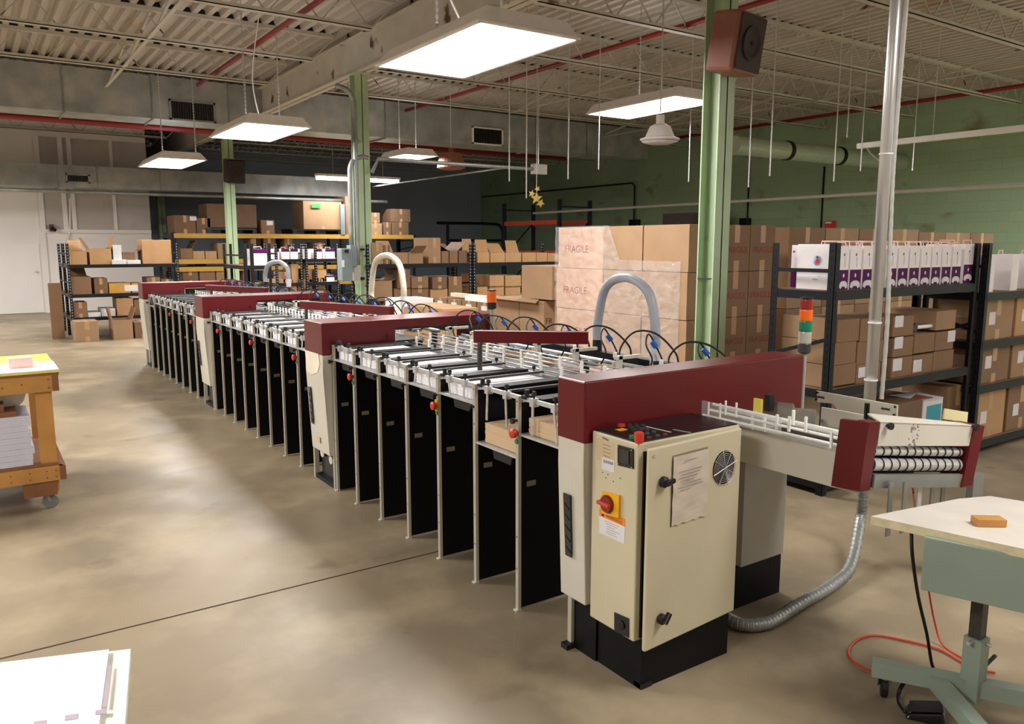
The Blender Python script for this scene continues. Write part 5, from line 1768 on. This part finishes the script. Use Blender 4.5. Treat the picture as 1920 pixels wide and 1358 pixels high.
# breaker boxes on the middle column
c = uy(652, 500, 11.0)
t = thing('breaker_box', 'grey electrical breaker box with a lever on the middle green column', 'box', (c.x, 11.0, c.z))
def pxb(a, b, c_, d_, y0, y1, nm, mm, par, bev=0.0):
    p, q = uy(a, b, y0), uy(c_, d_, y0)
    return MB().box(p.x, q.x, y0, y1, min(p.z, q.z), max(p.z, q.z)).build(nm, mm, par, bevel=bev)
bb = pxb(640, 466, 662, 527, 10.8, 10.98, 'housing', m_panelgrey, t, .01)
pxb(641, 488, 646, 501, 10.795, 10.8, 'white_label', m_label, bb)
pxb(648, 468, 654, 474, 10.76, 10.8, 'lever', m_black2, bb)
pxb(657, 460, 670, 500, 10.9, 11.05, 'side_box', m_panelgrey, t, .005)
pxb(664, 498, 676, 527, 10.95, 11.06, 'lower_box', m_lgrey, t, .005)
pxb(676, 466, 684, 470, 10.98, 11.06, 'bracket', m_black2, t)
pxb(676, 520, 684, 525, 10.98, 11.06, 'bracket', m_black2, t)
def vcond(pts, r, label):
    tag(MB().tube([uy(a, b, 10.98) for a, b in pts], r, 10, 4).build('conduit', m_galv, smooth=True), label, 'conduit')
vcond([(630, 160), (650, 168), (660, 182), (664, 205), (667, 330), (671, 497)], .035, 'tall bent conduit running down the left face of the middle green column')
vcond([(662, 300), (657, 312), (656, 335), (659, 462)], .035, 'shorter conduit entering the breaker box from above')
vcond([(690, 296), (676, 294), (664, 300)], .03, 'short conduit bending across the middle green column')

# racks right of the middle column
DYR = 11.0
xm_ = uy(885, 457, DYR).x
rack('black rack right of the middle column, loaded with open boxes', xm_ - 1.83, xm_ - .01, DYR, DYR + .6, 1.66, [.36, .80, 1.355], slots=m_pierced)
rack('black rack left of the tall wrapped pallet, with a row of tan cartons', xm_ + .02, xm_ + 1.85, DYR, DYR + .6, 1.66, [.36, .80, 1.355], slots=m_pierced)
gr = 'boxes on the racks right of the middle column'
wt = 'on top shelf right of the middle column'
shelf_row(DYR, .5, 1.357, wt, [
    (697, 718, 455, 0), (719, 731, 460, 3), (734, 765, 474, 0, {'openf': [('b', 55)]}), (766, 793, 474, 0, {'openf': [('f', 30)]}), (803, 826, 446, 0), (828, 841, 471, 2, {'openf': [('b', 60)]}), (843, 858, 471, 2, {'openf': [('l', 30), ('r', 40)]}), (860, 876, 470, 3, {'openf': [('b', 30)]}),
    (895, 917.5, 473, 1, {'openf': [('b', 80)]}), (919.5, 947, 474, 1, {'openf': [('b', 80)]}), (948, 977, 474, 1, {'openf': [('b', 45)]}), (979.5, 1005, 474, 1, {'openf': [('b', 70)]}), (1006, 1026, 474, 1), (1027, 1047, 475, 1)], gr)
ws = 'on second shelf right of the middle column'
shelf_row(DYR, .5, .802, ws, [
    (701, 735, 527, 0, {'openf': [('r', 20)]}), (739, 770, 541, 2), (771.5, 803, 541, 2), (807, 839, 542, 1), (841, 866, 519, 2), (895, 914, 538, 1, {'openf': [('b', 70)]}), (918.5, 945, 537.5, 1), (947.5, 976, 537.5, 1)], gr)
for a, b, yt, ybm, mi, nm in ((746, 769, 505, 541, 3, 'dull box with a raised flap'), (771.5, 803, 520, 541, 2, 'taped brown box'), (811, 838, 520, 542, 3, 'dull open box'), (918.5, 945, 517, 537.3, 1, 'golden carton'), (947.5, 977, 517, 537.3, 1, 'golden carton nearer the wrapped pallet')):
    pa, pb = uy(a, yt, DYR + .02), uy(b, yt, DYR + .02)
    carton(pa.x, pb.x, DYR + .02, DYR + .5, uy((a + b) / 2, ybm, DYR + .02).z + .004, pa.z, KR[mi], nm + ' stacked on second shelf right of middle column', gr)

# pallet rack with orange beams by the green wall
t = thing('pallet_rack', 'tall dark pallet rack with orange beams standing near the green wall', 'rack', (13.9, 18.8, 0))
for yy in (17.4, 20.1):
    for xx in (13.4, 14.47):
        MB().box(xx - .05, xx + .05, yy - .04, yy + .04, 0, 2.86).build('upright', M('dark_blue_rack', (24, 32, 44), .5), t)
    g = MB()
    for z in (.3, 1.3, 2.65):
        g.box(13.4, 14.47, yy - .015, yy + .015, z, z + .04)
    for z0, z1 in ((.3, 1.3), (1.3, 2.3)):
        g.bar((13.4, yy, z0), (14.47, yy, z1), .03, .04)
    g.build('end_brace', MATS['dark_blue_rack'], t)
for xx in (13.4, 14.47):
    for z in (1.35, 2.2):
        MB().box(xx - .03, xx + .03, 17.4, 20.2, z, z + .12).build('beam', m_orange, t)
c = uy(905, 440, 23.5)
t = thing('steel_frame', 'black tubular steel frame with a curved top standing before the dark back wall', 'frame', (c.x, 23.5, 0))
g = MB()
a, b, d_ = uy(868, 419, 23.5), uy(943, 418, 23.5), uy(962, 500, 23.5)
g.tube([Vector((a.x - 1, 23.5, a.z)), Vector((b.x - .5, 23.5, a.z)), Vector((b.x - .1, 23.5, a.z - .1)), Vector((b.x, 23.5, a.z - .5)), Vector((b.x, 23.5, 0))], .05, 8, 5)
g.tube([Vector((a.x - .6, 23.5, 0)), Vector((a.x - .6, 23.5, a.z))], .05, 8)
g.build('tube_frame', m_rack, t)
MB().box(a.x - .6, b.x, 23.46, 23.54, 1.75, 1.83).build('cross_bar', m_rack, t)

# ------------------------------------------------------------------ wrapped pallet of cartons marked FRAGILE
gp = 'cartons of the wrapped pallet stack'
PX0, PYC = 5.22, 4.92
bw = [4.92, 5.50, 6.06, 6.80]
rowz = [.13, .555, .98, 1.405, 1.83]
wherex = ['at the corner by the green column', 'in the middle of the long side', 'at the left end']
wherez = ['bottom', 'second', 'third', 'topmost']
for r_i in range(4):
    for k in range(3):
        ya, yb_ = bw[k] + .004, bw[k + 1] - .004
        if k == 2 and r_i in (1, 2):
            yb_ = 6.82
        carton(PX0 + (.006 if (r_i + k) % 2 else 0), PX0 + .44, ya, yb_, rowz[r_i], rowz[r_i + 1] - .004, (m_kraft if k < 2 else M('pinkish_cardboard', (196, 158, 128), .75)),
               'large kraft carton, %s layer of wrapped pallet, %s' % (wherez[r_i], wherex[k]), gp, tape=None,
               text=(('FRAGILE', .105, 'x', .06) if k == 2 else None))
    for k in range(2):
        xa_, xb_ = 5.67 + .365 * k, 6.03 + .365 * k
        carton(xa_, xb_, PYC, PYC + .5, rowz[r_i], rowz[r_i + 1] - .004, m_kraft2, 'brown FRAGILE carton, %s layer, seen right of the near green column, %s of two' % (wherez[r_i], ORD[k]), gp,
               text=('FRAGILE', .078, 'y', 0))
g = MB()
g.box(PX0, 6.45, 4.93, 6.8, .09, .125)
for q in range(4):
    g.box(PX0 + .4 * q, PX0 + .4 * q + .1, 4.93, 6.8, 0, .09)
tag(g.build('pallet', m_wood2), 'wooden pallet under the wrapped FRAGILE cartons', 'pallet')
# stretch film round the left part of the stack
vs, fs = [], []
NU, NV = 34, 26
r_ = random.Random(8)
for j in range(NV + 1):
    for i in range(NU + 1):
        yy = 5.0 + (6.83 - 5.0) * i / NU
        top_ = 1.835 if i > NU * .52 else 1.50 + .33 * max(0, (i - NU * .44) / (NU * .08)) ** 1
        top_ = min(top_, 1.835)
        zz_ = .2 + (top_ - .2) * j / NV
        vs.append((PX0 - .012 - .006 * math.sin(i * 1.7 + j * .9) * math.sin(j * 1.3) - r_.uniform(0, .004), yy, zz_))
for j in range(NV):
    for i in range(NU):
        a = j * (NU + 1) + i
        fs.append((a, a + 1, a + NU + 2, a + NU + 1))
tag(MB().add(vs, fs).build('stretch_film', m_film, smooth=True), 'shiny clear stretch film wrapped over the left cartons of the pallet', 'film')

# second group of cartons, left of the wrapped pallet
gc = 'cartons left of the wrapped pallet'
SX2 = 5.45
for (p0_, p1_, zt0, zb0, nm, tx) in ((978, 1035, 1.405, 1.02, 'single large carton standing on two others left of the wrapped pallet', True),):
    ya, yb_ = ux(p1_, 530, SX2).y, ux(p0_, 530, SX2).y
    carton(SX2, SX2 + .5, ya, yb_, zb0, zt0, m_kraft, nm, gc, tape=None, text=('FR', .1, 'y', -.17), txm=m_ink)
for k, (p0_, p1_) in enumerate(((974, 1020), (925, 973))):
    ya, yb_ = ux(p1_, 600, SX2).y, ux(p0_, 600, SX2).y
    carton(SX2, SX2 + .55, ya + .004, yb_, .56, 1.0, m_kraft, 'kraft carton under the single large one, %s' % ('nearer the wrapped pallet' if k == 0 else 'with a raised long flap'), gc, tape=None, text=(('FR', .1, 'y', -.2) if k == 0 else None), txm=m_ink)
    carton(SX2, SX2 + .55, ya + .004, yb_, .13, .556, m_kraft, 'bottom kraft carton, %s' % ('nearer the wrapped pallet' if k == 0 else 'farther from the wrapped pallet'), gc, tape=None)
ya, yb_ = ux(1020, 600, SX2).y, ux(925, 600, SX2).y
tag(MB().plate([(SX2 - .0, yb_, 1.012), (SX2 - .0, ya + .1, 1.012), (SX2 - .12, ya, .985), (SX2 - .12, yb_, .99)], .006).build('carton_flap', m_kraft), 'long carton flap lying loose over the stacked kraft cartons', 'cardboard')
g = MB()
g.box(SX2, SX2 + 1.1, ya, yb_ + 1.6, .09, .125)
for q in range(4):
    g.box(SX2 + .33 * q, SX2 + .33 * q + .1, ya, yb_ + 1.6, 0, .09)
tag(g.build('pallet', m_wood2), 'wooden pallet under the kraft cartons left of the wrapped ones', 'pallet')
# row of small cartons and white items seen over the second bridge
yq = yb_ + .06
for k in range(4):
    carton(SX2 + .02, SX2 + .5, yq, yq + .36, .13, .5, m_kraft2, 'brown carton in the lower row behind the second maroon bridge, %s from the right' % ORD[k], 'brown cartons behind the second bridge', tape='x')
    o = carton(SX2 + .02, SX2 + .5, yq, yq + .36, .504, .905, m_kraft2, 'white labelled brown carton behind the second maroon bridge, %s from the right' % ORD[k], 'brown cartons behind the second bridge', tape='x')
    MB().box(SX2 + .0185, SX2 + .02, yq + .12, yq + .26, .80, .86).build('shipping_label', m_label, o)
    yq += .39
a, b = ux(850, 562, 5.6), ux(946, 566, 5.6)
tag(MB().bar((5.6, a.y, .955), (5.6, b.y - .1, .955), .09, .05).build('long_carton', M('cream_carton', (226, 212, 190), .7)), 'long cream carton lying behind the orange beacon', 'box')
a, b = ux(873, 568, 5.5), ux(930, 569, 5.5)
tag(MB().bar((5.52, a.y, .935), (5.52, b.y, .935), .06, .06).build('long_carton', m_white), 'bright white long carton lying before the cream one', 'box')
# big cartons beyond the second bridge, by the cream hose
HX2 = 4.35
for (p0_, p1_, yt, mm, nm) in ((722, 752, 560, m_white, 'white carton with ruffled top behind the cream hose'), (757, 832, 575, m_kraft3, 'kraft carton with rounded top edge behind the second maroon bridge')):
    ya, yb_ = ux(p1_, yt, HX2).y, ux(p0_, yt, HX2).y
    z1 = ux((p0_ + p1_) / 2, yt, HX2).z
    carton(HX2, HX2 + .45, ya, yb_, .13, z1, mm, nm, None, tape='x' if mm is not m_white else None)
ya, yb_ = ux(832, 600, HX2).y, ux(722, 600, HX2).y
g = MB()
g.box(HX2, HX2 + .6, ya, yb_, .09, .125)
for q in range(3):
    g.box(HX2 + .24 * q, HX2 + .24 * q + .1, ya, yb_, 0, .09)
tag(g.build('pallet', m_wood2), 'wooden pallet behind the second maroon bridge', 'pallet')

# ------------------------------------------------------------------ near right rack with gift boxes
RX0, RX1, RY0, RY1 = 4.53, 6.37, 3.02, 3.50
rack('near black rack at right, gift boxes on top and brown cartons below', RX0, RX1, RY0, RY1, 1.66, [.10, .71, 1.355], up=.05, slots=m_pierced_dark)
rack('black rack at the right edge beyond the gift boxes', RX1 + .04, RX1 + 1.88, RY0 - .04, RY1 - .04, 1.66, [.10, .55, .90, 1.28], up=.05, slots=m_pierced_dark)
gg = 'white and purple gift boxes on the near rack'
fronts = [(1574, 1592), (1594, 1616), (1618, 1640), (1642, 1660), (1663, 1682), (1684, 1703), (1705.5, 1724), (1726.5, 1745), (1747, 1764), (1766, 1783), (1785, 1802), (1807, 1825)]
for i, (a, b) in enumerate(fronts):
    yy = RY0 + .03
    x0, x1 = uy(a, 500, yy).x, uy(b, 500, yy).x - .004
    z0 = 1.356 + (.012 if i == 11 else 0)
    h = .285
    o = MB().box(x0, x1, yy, yy + .30, z0 if i != 11 else 1.356, z0 + h).build('gift_box', m_bag, bevel=.003)
    tag(o, 'white and purple gift box on the near rack, %s of the twelve with front panels' % ORD[i], 'box', gg)
    MB().box(x0 + .002, x1 - .002, yy - .0012, yy, 1.358, z0 + h * .46).build('purple_panel', m_purple, o)
    xm = (x0 + x1) / 2
    w2 = (x1 - x0) / 2
    g = MB()
    g.prism([(xm - .002 + .009 * math.cos(q * PI / 8), yy - .0013, z0 + h * .33 + .013 * math.sin(q * PI / 8)) for q in range(16)], (0, -.0006, 0))
    yy2 = yy - .0013
    pts = []
    for q in range(13):
        aa = PI * q / 12
        pts.append((xm + w2 * .86 * math.cos(aa), yy2, z0 + .018 + .042 * max(0, math.sin(aa)) ** .6))
    pts += [(xm - w2 * .5, yy2, z0 + .008), (xm - w2 * .3, yy2, z0 + .024), (xm + w2 * .3, yy2, z0 + .024), (xm + w2 * .5, yy2, z0 + .008)]
    g.prism(pts, (0, -.0006, 0))
    g.build('white_emblem', m_label, o)
    g = MB()
    g.prism([(xm - .002 + .006 * math.cos(q * PI / 3 + .5), yy - .0, z0 + h * .80 + .011 * math.sin(q * PI / 3 + .5)) for q in range(6)], (0, -.0012, 0))
    g.build('logo_mark', M('maroon_print', (110, 24, 44), .6), o)
    g = MB()
    for q in range(7):
        g.box(xm + .004, xm + .010, yy - .001, yy, z0 + h * .52 + q * .0095, z0 + h * .52 + q * .0095 + .006)
    g.build('vertical_print', m_greyink, o)
    g = MB()
    jit = ((i * 37) % 10) / 10 - .5
    yh = yy + .12 + jit * .08
    g.tube([(x0 + .002, yh - .055, z0 + h), (x0 + .003, yh - .05, z0 + h + .028), (x0 + .004, yh + .06, z0 + h + .03), (x0 + .003, yh + .065, z0 + h)], .0045, 6)
    g.tube([(x0 + .012, yy + .02, z0 + h + .002), (x0 + .015, yy + .025, z0 + h + .026 + jit * .01), (x1 - .015, yy + .025, z0 + h + .028 + jit * .01), (x1 - .01, yy + .02, z0 + h + .002)], .0045, 6)
    g.build('handle', m_pink, o)
# gift boxes seen from the end of the rack
ya, yb_ = ux(1556, 500, RX0 + .055).y, ux(1494, 500, RX0 + .055).y
o = MB().box(RX0 + .055, RX0 + .115, ya, yb_, 1.356, 1.652).build('gift_box', m_bag, bevel=.003)
tag(o, 'white gift box side with a red and blue round emblem at the rack end', 'box', gg)
fx = RX0 + .0545


def fpt(px_, py_, off=.0012):
    p = ux(px_, py_, fx)
    return Vector((fx - off, p.y, p.z))


c = fpt(1532.5, 489)
g = MB()
for q in range(20):
    a = q * PI / 10
    g.bar(c + Vector((0, .017 * math.cos(a), .017 * math.sin(a))), c + Vector((0, .032 * math.cos(a), .032 * math.sin(a))), .0012, .004, (1, 0, 0))
g.build('emblem_ring', m_ltblue, o)
MB().lathe([(.015, 0), (.015, .001)], c + Vector((-.0005, -.002, -.002)), 20, (-1, 0, 0)).build('emblem_disc', m_red, o)
MB().box(c.x - .001, c.x, c.y - .003, c.y + .005, c.z + .014, c.z + .032).build('emblem_bar', M('navy_print', (40, 46, 100), .6), o)
p = fpt(1529, 524)
g = MB()
for q in range(7):
    g.box(p.x - .0004, p.x, p.y + .019 - q * .006, p.y + .0225 - q * .006, p.z - .003, p.z + .0035)
g.build('print', m_greyink, o)
p = fpt(1536, 518)
MB().prism([p + Vector((0, .004, .003)), p + Vector((0, -.002, .001)), p + Vector((0, -.005, -.003)), p + Vector((0, .0, -.001))], (-.0005, 0, 0)).build('logo_mark', m_ink, o)
ya2, yb2 = ux(1494, 500, RX0 + .12).y, ux(1483, 500, RX0 + .12).y
o = MB().box(RX0 + .12, RX0 + .2, ya + .05, yb2, 1.356, 1.645).build('gift_box', m_bag, bevel=.003)
tag(o, 'gift box with a purple lower half peeking out behind the emblem box', 'box', gg)
MB().box(RX0 + .1185, RX0 + .12, yb_ + .002, yb2 - .002, 1.36, 1.49).build('purple_panel', m_purple, o)
p = ux(1488.5, 472, RX0 + .119)
MB().box(p.x - .0005, p.x, p.y - .007, p.y + .005, p.z - .006, p.z + .006).build('logo_mark', MATS['maroon_print'], o)

# brown cartons on the second shelf of that rack
gk = 'brown cartons on the near rack second shelf'
def rcart(a, b, yt, ybm, mm, label, dy=.04, dep=.4, lab=None, dots=True):
    yy = RY0 + dy
    pa, pb = uy(a, yt, yy), uy(b, yt, yy)
    z0 = uy((a + b) / 2, ybm, yy).z
    z0 = max(z0, .711)
    o = carton(pa.x, pb.x - .003, yy, yy + dep, z0, uy((a + b) / 2, yt, yy).z - .003, mm, label, gk, tape=None)
    if lab:
        q0, q1 = uy(lab[0], lab[1], yy), uy(lab[2], lab[3], yy)
        MB().box(q0.x, q1.x, yy - .0012, yy, q1.z, q0.z).build('shipping_label', m_label, o)
    return o


lv = [(598, 641), (641, 683), (683, 722)]
rows_l = [[(1571, 1613), (1615, 1659)], [(1566, 1607), (1609, 1657)], [(1563, 1606), (1607, 1652)]]
for r_i, ((yt, ybm), row) in enumerate(zip(lv, rows_l)):
    for k, (a, b) in enumerate(row):
        rcart(a, b, yt - k * 2, ybm - k * 2, m_kraft2, 'brown carton on near rack left of silver pole, %s column, %s layer' % (('left', 'right')[k], ('top', 'middle', 'bottom')[r_i]), lab=((1610, 690, 1627, 706) if (r_i == 2 and k == 1) else None))
rows_r = [[(1676, 1715, 592, 630, (1679, 593, 1693, 613))],
          [(1676, 1714, 632, 668, (1678, 633, 1692, 653)), (1716, 1754, 625, 661, None), (1755, 1790, 621, 656, (1778, 621, 1790, 640))],
          [(1673, 1712, 669, 708, (1675, 674, 1690, 694)), (1713, 1750, 664, 700, (1713, 676, 1727, 696)), (1751, 1789, 657, 694, None)]]
for r_i, row in enumerate(rows_r):
    for k, (a, b, yt, ybm, lb) in enumerate(row):
        rcart(a, b, yt, ybm, m_kraft2, 'brown carton on near rack right of silver pole, %s column, %s layer' % (('left', 'middle', 'right')[k], ('top', 'middle', 'bottom')[r_i]), lab=lb)
rcart(1757, 1794, 582, 618, m_kraft, 'single lighter carton on top of the right column on the near rack')
yy = RY0 + .045
p, q = uy(1715, 616, yy), uy(1753, 613, yy)
t = MB().cyl((p.x + .06, yy + .03, p.z), (q.x, yy + .03, p.z), .014, 14).build('tape_dispenser', m_white)
tag(t, 'white handled tape gun lying between cartons on the near rack', 'tool')
MB().cyl((p.x + .03, yy + .01, p.z + .002), (p.x + .03, yy + .05, p.z + .002), .03, 16).build('tape_roll', m_black2, t)
# kraft cartons seen through the rack end
gz = 'kraft cartons seen through the near rack end'
for r_i, (zt_, zb_) in enumerate(((1.18, .955), (.95, .725))):
    yyA, yyB = RY0 + .06, RY1 - .03
# the cartons behind the rack, on the pallet
gw = 'big brown cartons behind the near rack'
for r_i in range(4):
    for k in range(7):
        x0 = 7.05 + .62 * k
        carton(x0, x0 + .61, 5.25, 5.8, rowz[r_i], rowz[r_i + 1] - .004 - (.03 if (k > 3 and r_i == 3) else 0), m_kraft2 if (k + r_i) % 2 else m_kraft, 'big brown carton behind near rack, %s from left, %s layer' % (ORD[k], wherez[r_i]), gw)
g = MB()
g.box(7.05, 11.4, 5.25, 5.8, .09, .125)
for q in range(9):
    g.box(7.05 + .52 * q, 7.15 + .52 * q, 5.25, 5.8, 0, .09)
tag(g.build('pallet', m_wood2), 'long low pallet under the big brown cartons behind the near rack', 'pallet')
# floor level boxes under the rack
rb0, rb1 = uy(1645, 765, RY0 + .08), uy(1733, 765, RY0 + .08)
o = carton(rb0.x, rb1.x, RY0 + .02, RY0 + .42, .101, uy(1700, 752, RY0 + .05).z, m_kraft4, 'brown carton low in the near rack with a teal label', None, tape=None)
p, q = uy(1735, 752, RY0 + .0), uy(1768, 786, RY0 + .0)
o = carton(p.x, q.x, RY0 + .01, RY0 + .3, .101, p.z, m_label, 'white display carton with teal and red print low in the near rack', None, tape=None)
p1_, q1_ = uy(1738, 762, RY0 + .01), uy(1762, 790, RY0 + .01)
MB().box(p1_.x, q1_.x, RY0 + .007, RY0 + .0085, q1_.z, p1_.z).build('teal_panel', m_teal, o)
g = MB()
zc_ = p.z
g.plate([(p.x, RY0 + .0, zc_ + .002), (q.x - .02, RY0 - .0, zc_ - .004), (q.x - .02, RY0 + .2, zc_ + .01), (p.x - .12, RY0 + .22, zc_ + .02)], .002)
sh = g.build('leaflet', m_label)
tag(sh, 'white leaflet with red print lying on the display carton', 'paper')
MB().box(p.x + .01, p.x + .07, RY0 + .03, RY0 + .1, zc_ + .005, zc_ + .012).build('red_print', m_red, sh)
rcx0, rcx1 = uy(1772, 740, RY0 + .1).x, uy(1812, 740, RY0 + .1).x
carton(rcx0, rcx1, RY0 + .08, RY0 + .45, .101, .55, m_kraft2, 'brown carton low in the near rack beside the right upright', None)
# right edge rack contents
ge = 'cartons in the rack at the right edge'
for z0, z1, nm in ((.902, 1.22, 'second'), (.552, .84, 'third'), (.102, .48, 'lowest')):
    for k in range(3):
        x0 = RX1 + .12 + .55 * k
        o = carton(x0, x0 + .5, RY0 + .0, RY0 + .4, z0, z1, KR[(k + int(z0 * 10)) % 3], 'carton in right edge rack, %s shelf, %s from left' % (nm, ORD[k]), ge, lab=(.1, .2, .12, .22))
for k in range(4):
    x0 = RX1 + .12 + .4 * k
    gift(x0, x0 + .12, RY0 + .0, RY0 + .3, 1.282, 1.57, 'white gift box in the rack at the right edge, %s from the left' % ORD[k], 'gift boxes in the right edge rack', None)
# kraft cartons on the floor behind the second shelf, seen through the left end of the near rack
for r_i, (a, b, yt, ybm) in enumerate(((1470, 1496, 590, 628), (1466, 1494, 630, 668))):
    pass
gz = 'kraft cartons at the left end of the near rack'
for r_i, zz_ in enumerate(((.712, .865), (.868, 1.02), (1.023, 1.175))):
    carton(RX0 + .06, RX0 + .10, RY0 + .07, RY1 - .06, zz_[0], zz_[1], m_kraft, 'light kraft carton at left end of the near rack, %s layer' % ('bottom', 'middle', 'top')[r_i], gz, tape='x')

# loose boxes and brown unit on the racks far right top
c = ux(1276, 412, 15.5)
tag(MB().box(15.4, 16.2, c.y - .55, c.y + .55, .0, ux(1276, 400, 15.5).z).build('cabinet', M('dull_mauve_cabinet', (92, 78, 78), .6)), 'dull brown tall cabinet against the green wall just above the pallet cartons', 'cabinet')
